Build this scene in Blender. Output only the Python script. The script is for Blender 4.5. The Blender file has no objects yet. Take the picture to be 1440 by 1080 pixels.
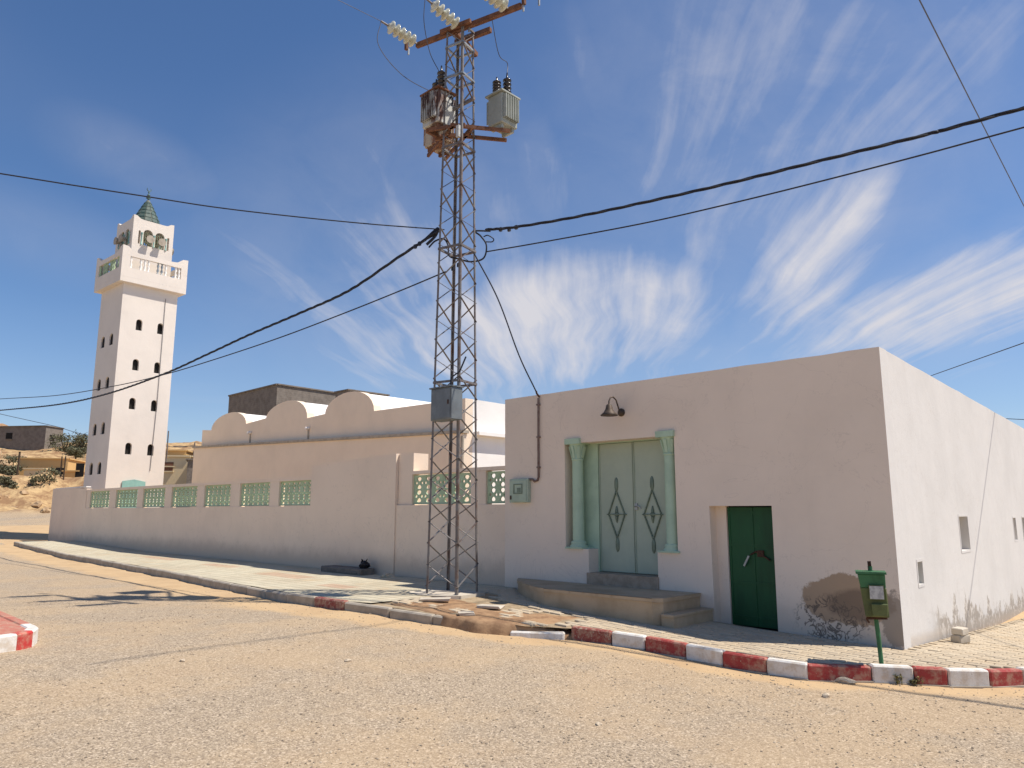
import bpy, bmesh, math, random
from mathutils import Vector, Matrix, noise
from mathutils.geometry import tessellate_polygon
random.seed(7)
scene = bpy.context.scene
C = scene.collection
R = math.radians
# ------------------------------------------------------------------ camera
# world frame: origin at the foot of the white building's corner, x to the right along the street facade, y into the building
CAM = Vector((3.37, -11.16, 1.75)); YAW = R(43.5); PITCH = R(9.7); FPX = 1050.0
cd = bpy.data.cameras.new('camera'); cam = bpy.data.objects.new('camera', cd); C.objects.link(cam)
cam.location = CAM; cam.rotation_euler = (R(90) + PITCH, 0, YAW)
cd.sensor_width = 36; cd.lens = 36 * FPX / 1440; cd.clip_start = 0.1; cd.clip_end = 4000
scene.camera = cam
# ------------------------------------------------------------------ sky, sun, exposure
SUNV = Vector((.47, .38, 1.0)).normalized()
w = bpy.data.worlds.new('World'); scene.world = w; w.use_nodes = True
nt = w.node_tree; nt.nodes.clear(); NW = nt.nodes.new; LW = nt.links.new
def wmath(op, a, b=None, c=None, clamp=False):
    n = NW('ShaderNodeMath'); n.operation = op; n.use_clamp = clamp
    for i, v in enumerate((a, b, c)):
        if v is None: continue
        if isinstance(v, (int, float)): n.inputs[i].default_value = v
        else: LW(v, n.inputs[i])
    return n.outputs[0]
def wmap(v, a, b, c=0., d=1., smooth=True):
    n = NW('ShaderNodeMapRange'); n.interpolation_type = 'SMOOTHSTEP' if smooth else 'LINEAR'
    LW(v, n.inputs['Value'])
    for k, q in (('From Min', a), ('From Max', b), ('To Min', c), ('To Max', d)): n.inputs[k].default_value = q
    return n.outputs[0]
out = NW('ShaderNodeOutputWorld'); bg = NW('ShaderNodeBackground'); bg.inputs[1].default_value = 0.092
sky = NW('ShaderNodeTexSky'); sky.sky_type = 'NISHITA'; sky.sun_disc = False
sky.sun_elevation = math.asin(SUNV.z); sky.sun_rotation = math.atan2(SUNV.x, SUNV.y)
sky.altitude = 300; sky.air_density = 1.0; sky.dust_density = .25; sky.ozone_density = 4.0
tc = NW('ShaderNodeTexCoord')
rot = NW('ShaderNodeVectorRotate'); rot.rotation_type = 'Z_AXIS'; rot.inputs['Angle'].default_value = -YAW
LW(tc.outputs['Generated'], rot.inputs['Vector'])
sep = NW('ShaderNodeSeparateXYZ'); LW(rot.outputs[0], sep.inputs[0])
zc = wmath('MAXIMUM', sep.outputs[2], .03)
U = wmath('DIVIDE', sep.outputs[0], zc); V = wmath('DIVIDE', sep.outputs[1], zc)      # plane of the cirrus layer
ca4, sa4 = math.cos(R(5)), math.sin(R(5))
U, V = wmath('SUBTRACT', wmath('MULTIPLY', U, ca4), wmath('MULTIPLY', V, sa4)), wmath('ADD', wmath('MULTIPLY', V, ca4), wmath('MULTIPLY', U, sa4))
AZ = wmath('ARCTAN2', sep.outputs[0], sep.outputs[1]); EL = wmath('ARCSINE', sep.outputs[2])
def wcomb(x, y, z=0.):
    n = NW('ShaderNodeCombineXYZ')
    for i, v in enumerate((x, y, z)):
        if isinstance(v, (int, float)): n.inputs[i].default_value = v
        else: LW(v, n.inputs[i])
    return n.outputs[0]
def wnoise(vec, scale, detail, rough, dist=0.):
    n = NW('ShaderNodeTexNoise'); n.noise_dimensions = '3D'
    LW(vec, n.inputs['Vector']); n.inputs['Scale'].default_value = scale; n.inputs['Detail'].default_value = detail
    n.inputs['Roughness'].default_value = rough; n.inputs['Distortion'].default_value = dist
    return n.outputs['Fac']
def pix_azel(x, y):
    u = (x - 720) / FPX; v = (540 - y) / FPX
    d = Vector((u, math.cos(PITCH) - v * math.sin(PITCH), math.sin(PITCH) + v * math.cos(PITCH))).normalized()
    return math.atan2(d.x, d.y), math.asin(d.z)
big = wnoise(wcomb(U, V), .55, 2, .5)
Ud = wmath('ADD', U, wmath('MULTIPLY', wmath('SUBTRACT', big, .5), .4))
streak = wnoise(wcomb(wmath('MULTIPLY', Ud, 3.0), wmath('MULTIPLY', V, .22), 3.7), 1.5, 6, .56, .1)
fine = wnoise(wcomb(wmath('MULTIPLY', Ud, 8.), wmath('MULTIPLY', V, .4), 8.1), 1.6, 5, .55, .1)
tex = wmath('ADD', wmath('MULTIPLY', streak, .80), wmath('MULTIPLY', fine, .20))
puff = wnoise(wcomb(wmath('MULTIPLY', AZ, 7.), wmath('MULTIPLY', EL, 9.), 1.3), 1.2, 6, .62, .4)
def bank(px, py, rx, ry, ang, amt):
    a, e = pix_azel(px, py)
    x = wmath('SUBTRACT', AZ, a); y = wmath('SUBTRACT', EL, e); c, s = math.cos(R(ang)), math.sin(R(ang))
    u = wmath('DIVIDE', wmath('ADD', wmath('MULTIPLY', x, c), wmath('MULTIPLY', y, s)), rx / FPX)
    v = wmath('DIVIDE', wmath('SUBTRACT', wmath('MULTIPLY', y, c), wmath('MULTIPLY', x, s)), ry / FPX)
    r = wmath('SQRT', wmath('ADD', wmath('MULTIPLY', u, u), wmath('MULTIPLY', v, v)))
    return wmap(r, 1.15, 0.25, 0., amt)
banks = None
for b_ in ((790, 455, 360, 150, 8, 1.0), (640, 470, 230, 110, 14, .95), (1150, 360, 230, 100, 48, 1.0), (1350, 420, 300, 100, 16, 1.0), (1080, 180, 430, 380, 0, .66), (560, 340, 380, 260, 20, .60),
           (950, 260, 95, 340, 26, .62), (560, 390, 260, 200, 20, .78), (200, 230, 150, 55, -14, .50), (385, 400, 110, 36, -22, .60), (1330, 120, 150, 260, -30, .55),
           (760, 240, 60, 130, 16, .58), (1000, 520, 520, 90, 0, .62), (470, 280, 300, 110, 25, .48), (840, 130, 40, 170, 20, .5), (60, 330, 200, 60, -10, .35)):
    v = bank(*b_); banks = v if banks is None else wmath('MAXIMUM', banks, v)
drift = wmap(big, .46, .76, 0., .38)
cover = wmath('MAXIMUM', banks, drift)
body = wmath('ADD', wmath('MULTIPLY', tex, .74), wmath('MULTIPLY', puff, .26))
thr = wmath('SUBTRACT', .62, wmath('MULTIPLY', cover, .30))
dens = wmath('DIVIDE', wmath('SUBTRACT', body, thr), .27, clamp=True)
dens = wmath('MULTIPLY', wmath('POWER', dens, 1.15), wmath('MINIMUM', wmath('MULTIPLY', cover, 1.15), 1.0), clamp=True)
veil = wmath('MULTIPLY', wmath('MULTIPLY', cover, puff), .42)
dens = wmath('MAXIMUM', dens, veil)
haze_low = wmap(EL, .30, -.02, 0., .22)
mixc = NW('ShaderNodeMix'); mixc.data_type = 'RGBA'
LW(wmath('MULTIPLY', dens, .92), mixc.inputs['Factor']); hsv = NW('ShaderNodeHueSaturation'); hsv.inputs['Saturation'].default_value = 1.12; LW(sky.outputs[0], hsv.inputs['Color'])
tint = NW('ShaderNodeMix'); tint.data_type = 'RGBA'; tint.blend_type = 'MULTIPLY'; tint.inputs['Factor'].default_value = 1.0
LW(hsv.outputs[0], tint.inputs[6]); tint.inputs[7].default_value = (.98, .945, .99, 1)
LW(tint.outputs[2], mixc.inputs[6]); mixc.inputs[7].default_value = (5.9, 5.75, 6.0, 1)
mixh = NW('ShaderNodeMix'); mixh.data_type = 'RGBA'
LW(haze_low, mixh.inputs['Factor']); LW(mixc.outputs[2], mixh.inputs[6]); mixh.inputs[7].default_value = (3.6, 4.2, 5.5, 1)
LW(mixh.outputs[2], bg.inputs[0]); LW(bg.outputs[0], out.inputs[0])
sd = bpy.data.lights.new('sun', 'SUN'); sun = bpy.data.objects.new('sun', sd); C.objects.link(sun)
sd.energy = 4.25; sd.angle = R(.53); sd.color = (1, .93, .84)
sun.rotation_euler = (-SUNV).to_track_quat('-Z', 'Y').to_euler(); sun.location = (0, 0, 40)
vs = scene.view_settings; vs.view_transform = 'Standard'; vs.look = 'None'; vs.exposure = 0.42; vs.gamma = 1.0; vs.use_curve_mapping = False

# ------------------------------------------------------------------ pixel -> place helpers
FW = Vector((-math.sin(YAW), math.cos(YAW), 0)); RT = Vector((math.cos(YAW), math.sin(YAW), 0)); UP = Vector((0, 0, 1))
def ray(x, y):
    u = (x - 720) / FPX; v = (540 - y) / FPX
    return RT * u + FW * (math.cos(PITCH) - v * math.sin(PITCH)) + UP * (math.sin(PITCH) + v * math.cos(PITCH))
def on_z(x, y, z): d = ray(x, y); return CAM + d * ((z - CAM.z) / d.z)
def on_plane(x, y, p, n): d = ray(x, y); n = Vector(n); return CAM + d * ((Vector(p) - CAM).dot(n) / d.dot(n))
def on_y(x, y, Y): return on_plane(x, y, (0, Y, 0), (0, 1, 0))
def on_depth(x, y, dd): return CAM + ray(x, y) * (dd / ray(x, y).dot(FW))
def azdir(a): return FW * math.cos(R(a)) + RT * math.sin(R(a))       # horizontal direction, degrees right of the view axis
def interp(x, xs, ys):
    if x <= xs[0]: return ys[0]
    for i in range(1, len(xs)):
        if x <= xs[i]:
            k = (x - xs[i-1]) / (xs[i] - xs[i-1]); return ys[i-1] + k * (ys[i] - ys[i-1])
    return ys[-1]
def sstep(a, b, x):
    k = min(1, max(0, (x - a) / (b - a))); return k * k * (3 - 2 * k)

# ------------------------------------------------------------------ materials
MATS = {}
class NB:
    def __init__(s, name):
        s.m = bpy.data.materials.new(name); s.m.use_nodes = True; s.t = s.m.node_tree; s.t.nodes.clear()
        s.out = s.t.nodes.new('ShaderNodeOutputMaterial'); s.b = s.t.nodes.new('ShaderNodeBsdfPrincipled')
        s.t.links.new(s.b.outputs[0], s.out.inputs[0])
        g = s.t.nodes.new('ShaderNodeNewGeometry'); s.pos = g.outputs['Position']; s.nor = g.outputs['Normal']
        o = s.t.nodes.new('ShaderNodeObjectInfo'); s.rnd = o.outputs['Random']
        MATS[name] = s.m
    def set(s, **k):
        for a, v in k.items(): s.b.inputs[a.replace('_', ' ')].default_value = v
        return s
    def link(s, a, b): s.t.links.new(a, b)
    def math(s, op, a, b=None, clamp=False):
        n = s.t.nodes.new('ShaderNodeMath'); n.operation = op; n.use_clamp = clamp
        for i, v in enumerate((a, b)):
            if v is None: continue
            if isinstance(v, (int, float)): n.inputs[i].default_value = v
            else: s.link(v, n.inputs[i])
        return n.outputs[0]
    def xyz(s, v=None):
        n = s.t.nodes.new('ShaderNodeSeparateXYZ'); s.link(v or s.pos, n.inputs[0]); return n.outputs
    def scale(s, v, sc):
        n = s.t.nodes.new('ShaderNodeVectorMath'); n.operation = 'MULTIPLY'; s.link(v, n.inputs[0]); n.inputs[1].default_value = sc; return n.outputs[0]
    def noise(s, scale, detail=4, rough=.55, stretch=(1, 1, 1), dist=0., off=(0, 0, 0)):
        v = s.scale(s.pos, stretch) if stretch != (1, 1, 1) else s.pos
        if off != (0, 0, 0):
            a = s.t.nodes.new('ShaderNodeVectorMath'); s.link(v, a.inputs[0]); a.inputs[1].default_value = off; v = a.outputs[0]
        n = s.t.nodes.new('ShaderNodeTexNoise'); s.link(v, n.inputs['Vector']); n.inputs['Scale'].default_value = scale
        n.inputs['Detail'].default_value = detail; n.inputs['Roughness'].default_value = rough; n.inputs['Distortion'].default_value = dist
        return n.outputs['Fac']
    def voro(s, scale, feature='F1', out='Distance', stretch=(1, 1, 1)):
        v = s.scale(s.pos, stretch) if stretch != (1, 1, 1) else s.pos
        n = s.t.nodes.new('ShaderNodeTexVoronoi'); n.feature = feature; s.link(v, n.inputs['Vector']); n.inputs['Scale'].default_value = scale
        return n.outputs[out]
    def map(s, v, a, b, c=0., d=1.):
        n = s.t.nodes.new('ShaderNodeMapRange'); n.interpolation_type = 'SMOOTHSTEP'; s.link(v, n.inputs['Value'])
        for k, q in (('From Min', a), ('From Max', b), ('To Min', c), ('To Max', d)): n.inputs[k].default_value = q
        return n.outputs[0]
    def mix(s, f, a, b, mode='MIX'):
        n = s.t.nodes.new('ShaderNodeMix'); n.data_type = 'RGBA'; n.blend_type = mode
        for sock, v in ((n.inputs['Factor'], f), (n.inputs[6], a), (n.inputs[7], b)):
            if isinstance(v, (int, float)): sock.default_value = v
            elif isinstance(v, tuple): sock.default_value = (*v, 1)
            else: s.link(v, sock)
        return n.outputs[2]
    def color(s, c): s.link(c, s.b.inputs['Base Color']); return s
    def rough(s, c): s.link(c, s.b.inputs['Roughness']); return s
    def bump(s, h, strength=.3, dist=.01):
        n = s.t.nodes.new('ShaderNodeBump'); n.inputs['Strength'].default_value = strength; n.inputs['Distance'].default_value = dist
        s.link(h, n.inputs['Height']); s.link(n.outputs[0], s.b.inputs['Normal']); return s

SHADE_WARM_WHITE = (.85, .715, .585)  # warm tone of the shaded front, put into its wall colour
def plaster(name, base=SHADE_WARM_WHITE, extra=None, dusty=(.52, .41, .31), streaks=.16, zbase=None):
    n = NB(name).set(Roughness=.93, Specular_IOR_Level=.12)
    x = n.xyz()
    c = n.mix(n.map(n.noise(.7, 4, .6), .35, .72), base, tuple(v * .93 for v in base))
    c = n.mix(n.map(n.noise(2.4, 6, .7, (1, 1, .16)), .54, .80, 0., streaks), c, tuple(v * .72 for v in base))
    c = n.mix(n.map(n.noise(9, 5, .7), .60, .78, 0., .22), c, tuple(v * .78 for v in base))
    if zbase is not None:                                   # splash dirt over the ground line
        h = n.math('SUBTRACT', x[2], n.math('MULTIPLY', n.noise(2.2, 6, .7), .55))
        c = n.mix(n.map(h, zbase + .34, zbase - .12, 0., .62), c, dusty)
    if extra: c = extra(n, x, c)
    n.color(c)
    hgt = n.math('ADD', n.math('MULTIPLY', n.noise(38, 5, .65), .5), n.math('MULTIPLY', n.noise(2.6, 4, .55), 1.6))
    n.bump(hgt, .42, .012)
    return n.m
def ell(n, x, cx, cz, rx, rz, jag=.5, sc=3.5, axis=0):
    u = n.math('DIVIDE', n.math('SUBTRACT', x[axis], cx), rx); v = n.math('DIVIDE', n.math('SUBTRACT', x[2], cz), rz)
    r = n.math('SQRT', n.math('ADD', n.math('MULTIPLY', u, u), n.math('MULTIPLY', v, v)))
    return n.math('ADD', r, n.math('MULTIPLY', n.math('SUBTRACT', n.noise(sc, 7, .68), .5), jag * 2))
def front_damage_and_tones(n, x, c):
    grey = n.map(n.math('ADD', x[2], n.math('MULTIPLY', n.noise(.9, 3, .5), .8)), 2.0, .9, 0., .35)
    c = n.mix(grey, c, (.76, .67, .575))
    cr = n.math('ABSOLUTE', n.math('SUBTRACT', n.noise(.9, 5, .6, dist=.7), .5))
    c = n.mix(n.map(cr, .005, .001, 0., .16), c, (.42, .34, .28))
    r = ell(n, x, -.72, .52, .62, .36, .42, 3.2)
    c = n.mix(n.map(r, 1.03, .95, 0., .95), c, (.42, .30, .20))
    r2 = ell(n, x, -.55, .46, .50, .24, .32, 4.2)
    c = n.mix(n.map(r2, 1.05, .70, 0., .9), c, (.24, .175, .125))
    veins = n.math('ABSOLUTE', n.math('SUBTRACT', n.noise(5.5, 5, .6, dist=.8), .5))
    near = n.map(ell(n, x, -.95, .24, .55, .34, .3, 2.5), 1.1, .75)
    c = n.mix(n.math('MULTIPLY', near, n.map(veins, .035, .012, 0., .9)), c, (.16, .125, .10))
    r3 = ell(n, x, -.04, .28, .24, .42, .8, 6.)
    c = n.mix(n.map(r3, 1.0, .8, 0., .8), c, (.28, .235, .195))
    rl = ell(n, x, -4.3, 3.45, 1.4, .5, .3, 1.1)           # faint stain round the lamp
    c = n.mix(n.map(rl, 1.2, .3, 0., .22), c, (.60, .50, .40))
    nx_ = n.xyz(n.nor)[0]; c = n.mix(n.math('MULTIPLY', n.map(nx_, .7, .9), n.map(x[0], -.3, -.1)), c, (.665, .64, .605))  # by normal: sunlit end face painted in the duller side tone
    return c
def side_damage(n, x, c):
    gl = n.math('ADD', x[2], n.math('MULTIPLY', x[1], .055))      # height over the falling pavement
    edge = n.math('SUBTRACT', gl, n.math('MULTIPLY', n.map(n.noise(1.5, 7, .75, (1, 1, .5)), .38, .70), .52))
    on = n.map(x[1], 1.5, 2.3)
    c = n.mix(n.math('MULTIPLY', on, n.map(edge, .14, .08, 0., .92)), c, (.36, .315, .265))
    flake = n.map(n.noise(7, 6, .7), .50, .58)
    c = n.mix(n.math('MULTIPLY', n.math('MULTIPLY', on, n.map(edge, .14, .08)), n.math('MULTIPLY', flake, .75)), c, (.72, .68, .62))
    c = n.mix(n.map(gl, .14, .0, 0., .55), c, (.50, .42, .33))
    veins = n.math('ABSOLUTE', n.math('SUBTRACT', n.noise(1.1, 5, .6, dist=.6), .5))
    return n.mix(n.map(veins, .006, .0015, 0., .30), c, (.50, .46, .42))
plaster('front_shade_plaster', SHADE_WARM_WHITE, front_damage_and_tones, zbase=-.02)
plaster('side_plaster', (.665, .64, .605), side_damage)  # duller copy of the front: sunlit brightness held down in the colour
def gate_dirt(n, x, c):
    on = n.map(ell(n, x, -22, .5, 8, .5, .5, .6), 1.0, .4, 0., .30)
    veins = n.math('ABSOLUTE', n.math('SUBTRACT', n.noise(.8, 5, .6, dist=.6), .5))
    c = n.mix(n.map(veins, .006, .001, 0., .18), c, (.42, .34, .28))
    return n.mix(on, c, (.62, .50, .38))
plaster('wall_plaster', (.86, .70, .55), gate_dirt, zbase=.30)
plaster('minaret_plaster', (.76, .69, .61), None, streaks=.12)
plaster('mosque_plaster', (.85, .71, .555), None, streaks=.22)
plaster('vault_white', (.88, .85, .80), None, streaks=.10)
plaster('cream_plaster', (.72, .58, .36), None, streaks=.2)
plaster('ochre_plaster', (.66, .43, .19), None, streaks=.3)
def simple(name, c1, c2=None, sc=6., rough=.7, metal=0., bump=.15, bsc=40, stretch=(1, 1, 1), spec=.3):
    n = NB(name).set(Roughness=rough, Metallic=metal, Specular_IOR_Level=spec)
    n.color(n.mix(n.map(n.noise(sc, 6, .65, stretch), .38, .66), c1, c2 or tuple(v * .7 for v in c1)))
    if bump: n.bump(n.noise(bsc, 4, .6), bump, .006)
    return n.m
simple('pale_green_paint', (.46, .60, .44), (.40, .53, .39), 3, .62, 0, .2, 25)
simple('door_green_paint', (.42, .48, .37), (.38, .44, .34), 2, .42, 0, .06, 12, spec=.4)
simple('lattice_green', (.45, .57, .38), (.38, .48, .31), 4, .8)
simple('ornament_iron', (.20, .25, .19), (.15, .19, .145), 8, .5, .3)
n = NB('dark_green_paint').set(Roughness=.5, Specular_IOR_Level=.35)
c = n.mix(n.map(n.noise(2.5, 6, .65, (1, 1, .3)), .38, .68), (.010, .085, .028), (.007, .055, .018))
c = n.mix(n.map(n.noise(14, 5, .7, (1, 1, .25)), .66, .74, 0., .55), c, (.15, .22, .13))
n.color(c); n.bump(n.noise(20, 4, .6), .12, .006)
n = NB('tower_steel').set(Roughness=.6, Metallic=.35)
x = n.xyz()
c = n.mix(n.map(n.noise(5, 5, .6), .4, .65), (.23, .215, .205), (.165, .15, .142))
c = n.mix(n.map(n.noise(3.2, 6, .7, off=(4, 1, 0)), .46, .66, 0., .8), c, (.155, .085, .055)); n.color(c)
simple('rusty_beam', (.22, .105, .06), (.13, .062, .04), 7, .85, .1)
simple('galvanised', (.40, .42, .42), (.30, .32, .32), 5, .45, .6, 0)
n = NB('rusty_tank').set(Roughness=.7, Metallic=.15)
c = n.mix(n.map(n.noise(3.2, 7, .7, (1, 1, .45)), .44, .58), (.50, .50, .46), (.105, .05, .035)); n.color(c); n.bump(n.noise(30, 4, .6), .2, .005)
n = NB('streaked_tank').set(Roughness=.7, Metallic=.1)
c = n.mix(n.map(n.noise(4.2, 7, .7, (1, 1, .35), off=(9, 3, 0)), .40, .58), (.50, .42, .31), (.22, .085, .038)); n.color(c); n.bump(n.noise(30, 4, .6), .2, .005)
simple('grey_tank', (.38, .40, .36), (.31, .33, .29), 3, .55, .1, .1)
simple('box_grey', (.20, .22, .225), (.155, .17, .175), 3, .5, .2, .08)
simple('glass_insulator', (.62, .62, .50), (.48, .46, .35), 9, .12, 0, 0, spec=.7)
simple('dark_porcelain', (.016, .014, .018), (.03, .022, .022), 9, .22, 0, 0, spec=.6)
simple('cable_black', (.022, .024, .035), (.03, .032, .04), 3, .6, 0, 0)
simple('wire_grey', (.10, .10, .115), (.07, .07, .08), 3, .5, .4, 0)
simple('lamp_brown', (.10, .072, .052), (.065, .048, .035), 12, .6, .3, .1)
simple('conduit', (.17, .105, .085), (.26, .20, .17), 9, .8, 0, .1)
simple('meter_green', (.44, .53, .41), (.38, .46, .36), 6, .5, .1, .05)
simple('bin_green', (.055, .17, .075), (.04, .12, .05), 5, .55, .1, .15)
simple('bin_olive', (.13, .155, .06), (.09, .105, .045), 4, .7, .1, .2)
simple('paper_label', (.55, .55, .52), (.35, .35, .34), 18, .7, 0, 0)
simple('rust_dark', (.06, .03, .02), (.10, .05, .03), 15, .9)
simple('concrete', (.44, .385, .31), (.34, .295, .235), 4, .95, 0, .5, 45, spec=.1)
simple('pale_concrete', (.56, .50, .41), (.46, .40, .32), 3, .95, 0, .5, 45, spec=.1)
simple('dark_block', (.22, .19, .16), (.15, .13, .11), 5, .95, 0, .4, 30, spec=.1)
simple('earth', (.37, .235, .135), (.24, .145, .085), 5, 1., 0, .9, 22, spec=.05)
simple('rock', (.46, .33, .20), (.33, .22, .13), 3, 1., 0, .8, 12, spec=.05)
simple('step_tile', (.40, .315, .235), (.30, .23, .165), 7, .7, 0, .15)
simple('step_stone', (.50, .385, .255), (.40, .30, .19), 2, .85, 0, .25)
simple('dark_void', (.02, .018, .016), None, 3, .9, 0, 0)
simple('roof_tile_green', (.045, .085, .075), (.12, .15, .12), 7, .45, 0, .1)
simple('tile_mortar', (.22, .22, .18), None, 7, .7, 0, .1)
simple('teal_tile', (.28, .50, .44), (.24, .42, .38), 3, .4, 0, 0)
simple('finial_copper', (.12, .19, .17), (.07, .11, .10), 5, .5, .5, 0)
simple('black_plastic', (.014, .012, .014), (.03, .027, .03), 20, .5, 0, .4, 30)
simple('foliage', (.12, .12, .07), (.17, .16, .10), 2, .9, 0, 0, spec=.15)
simple('dry_weed', (.20, .17, .07), (.12, .12, .045), 8, .9, 0, 0, spec=.1)
simple('bark', (.10, .07, .045), (.06, .042, .03), 6, .95, 0, .3)
simple('pebble', (.33, .265, .195), (.22, .175, .13), 30, .95, 0, .2, 60, spec=.1)
simple('pebble_pale', (.58, .48, .35), (.42, .34, .25), 30, .95, 0, .2, 60, spec=.1)
def worn_paint(name, c, under=(.45, .39, .32), amt=.62):
    n = NB(name).set(Roughness=.75, Specular_IOR_Level=.25)
    k = n.mix(n.map(n.noise(6, 5, .65), .4, .7, 0., .6), c, tuple(v * .80 for v in c))
    k = n.mix(n.map(n.noise(26, 6, .72), amt, amt + .05, 0., .85), k, under)
    x = n.xyz(n.nor)
    k = n.mix(n.map(n.noise(9, 6, .7, off=(3, 3, 3)), .42, .66, 0., .55), k, (.50, .39, .27))
    n.color(k); n.bump(n.noise(40, 5, .65), .45, .008); return n.m
worn_paint('kerb_red', (.36, .055, .05)); worn_paint('kerb_white', (.74, .71, .655)); worn_paint('kerb_red_dull', (.27, .065, .055), (.40, .32, .25), .56)
worn_paint('island_red', (.52, .05, .045), amt=.68); worn_paint('island_salmon', (.47, .16, .11), (.50, .38, .29), .60)
# block work: grey render with courses, far away
n = NB('block_work').set(Roughness=.95, Specular_IOR_Level=.1)
x = n.xyz(); row = n.math('MULTIPLY', x[2], 5.)
fr = n.math('FRACT', row); line = n.map(n.math('ABSOLUTE', n.math('SUBTRACT', fr, .5)), .44, .49, 0., .5)
c = n.mix(n.map(n.noise(1.8, 6, .7), .36, .68), (.235, .205, .175), (.165, .142, .12)); c = n.mix(line, c, (.30, .265, .23)); n.color(c)
# road and sand
n = NB('road_ground').set(Roughness=.97, Specular_IOR_Level=.1)
x = n.xyz()
sand = n.mix(n.map(n.noise(1.3, 5, .6), .35, .7), (.55, .39, .22), (.48, .33, .185))
grit = n.mix(n.map(n.noise(75, 3, .7), .40, .62), (.47, .375, .26), (.27, .21, .148))
grit = n.mix(n.map(n.noise(34, 4, .7, off=(5, 2, 0)), .53, .66, 0., .62), grit, (.22, .165, .115))
grit = n.mix(n.map(n.noise(52, 5, .75, off=(3, 7, 0)), .50, .62, 0., .55), grit, (.25, .195, .14))
grit = n.mix(n.map(n.noise(150, 2, .6, off=(1, 8, 0)), .60, .70, 0., .7), grit, (.68, .57, .43))
chip = n.t.nodes.new('ShaderNodeTexVoronoi'); chip.feature = 'F1'; n.link(n.pos, chip.inputs['Vector']); chip.inputs['Scale'].default_value = 62
cv = n.xyz(chip.outputs['Color'])
grit = n.mix(n.map(cv[0], .62, .95, 0., .8), grit, (.20, .155, .115)); grit = n.mix(n.map(cv[1], .72, .98, 0., .65), grit, (.66, .54, .40))
patch = n.math('ADD', n.noise(.42, 6, .62, (1, .8, 1), off=(2.3, 1.1, 0)), n.math('MULTIPLY', n.noise(2.8, 5, .65), .22))
worn = n.map(patch, .50, .68)
c = n.mix(worn, grit, n.mix(.30, grit, sand))
# drift of blown sand along the kerb foot (kept in vertex colour: a shape of the drift, not shade)
at = n.t.nodes.new('ShaderNodeVertexColor'); at.layer_name = 'drift'
dr = n.xyz(at.outputs['Color'])
f = n.math('ADD', dr[0], n.math('MULTIPLY', n.math('SUBTRACT', n.noise(1.6, 6, .7), .5), .9))
c = n.mix(n.map(f, .38, .72, 0., .92), c, sand)
track = n.math('ABSOLUTE', n.math('SUBTRACT', n.noise(.55, 3, .5, (.16, 1.3, 1), off=(0, .4, 0)), .5))
c = n.mix(n.map(track, .010, .002, 0., .08), c, (.36, .275, .19))
c = n.mix(n.map(dr[1], .2, .8), c, n.mix(n.map(n.noise(.6, 8, .75), .40, .60), (.53, .37, .19), (.27, .16, .085)))
n.color(c)
n.bump(n.math('ADD', n.math('MULTIPLY', n.noise(75, 4, .7), .7), n.math('MULTIPLY', n.noise(9, 5, .6), 1.3)), .55, .012)
# pavement
n = NB('paving_sand').set(Roughness=.97, Specular_IOR_Level=.1)
n.color(n.mix(n.map(n.noise(5, 6, .7), .38, .66), (.40, .31, .20), (.26, .195, .125))); n.bump(n.noise(40, 4, .7), .5, .01)
def brick_nodes(n, bw, bh, mortar, off=.0):
    m = n.t.nodes.new('ShaderNodeTexBrick'); m.offset = off; m.inputs['Scale'].default_value = 1.0
    m.inputs['Brick Width'].default_value = bw; m.inputs['Row Height'].default_value = bh; m.inputs['Mortar Size'].default_value = mortar; m.inputs['Bias'].default_value = 0
    m.inputs['Color1'].default_value = (1, 1, 1, 1); m.inputs['Color2'].default_value = (.84, .84, .84, 1); m.inputs['Mortar'].default_value = (.45, .42, .36, 1)
    n.link(n.pos, m.inputs['Vector']); return m.outputs['Color'], m.outputs['Fac']
n = NB('pavement_tiles').set(Roughness=.9, Specular_IOR_Level=.15)
bc, bf = brick_nodes(n, .25, .25, .012)
x = n.xyz()
c = n.mix(n.map(n.noise(.5, 4, .6), .4, .66), (.58, .525, .39), (.52, .455, .33))
for (cx, cy, rx, ry) in ((-12.9, -1.75, 1.0, .28), (-17.0, -1.35, .9, .22), (-21.5, -1.2, 1.3, .22), (-9.9, -2.3, .5, .22)):
    u = n.math('DIVIDE', n.math('ABSOLUTE', n.math('SUBTRACT', x[0], cx)), rx); v = n.math('DIVIDE', n.math('ABSOLUTE', n.math('SUBTRACT', x[1], cy)), ry)
    c = n.mix(n.map(n.math('MAXIMUM', u, v), 1.05, .95, 0., .7), c, (.50, .33, .23))
c = n.mix(.8, c, bc, 'MULTIPLY')
c = n.mix(n.map(n.noise(1.4, 6, .7, off=(7, 0, 0)), .50, .70, 0., .8), c, (.50, .385, .245)); n.color(c)
n.bump(n.math('SUBTRACT', n.math('MULTIPLY', n.noise(50, 4, .6), .3), bf), .5, .012)
n = NB('paver').set(Roughness=.92, Specular_IOR_Level=.12)
c = n.mix(n.rnd, (.52, .435, .315), (.42, .345, .25))
c = n.mix(n.map(n.noise(1.6, 5, .65), .42, .70, 0., .65), c, (.52, .405, .265)); c = n.mix(n.map(n.noise(40, 4, .7), .55, .72, 0., .5), c, (.30, .24, .17))
n.color(c); n.bump(n.noise(55, 4, .65), .5, .008)
M = MATS

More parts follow.
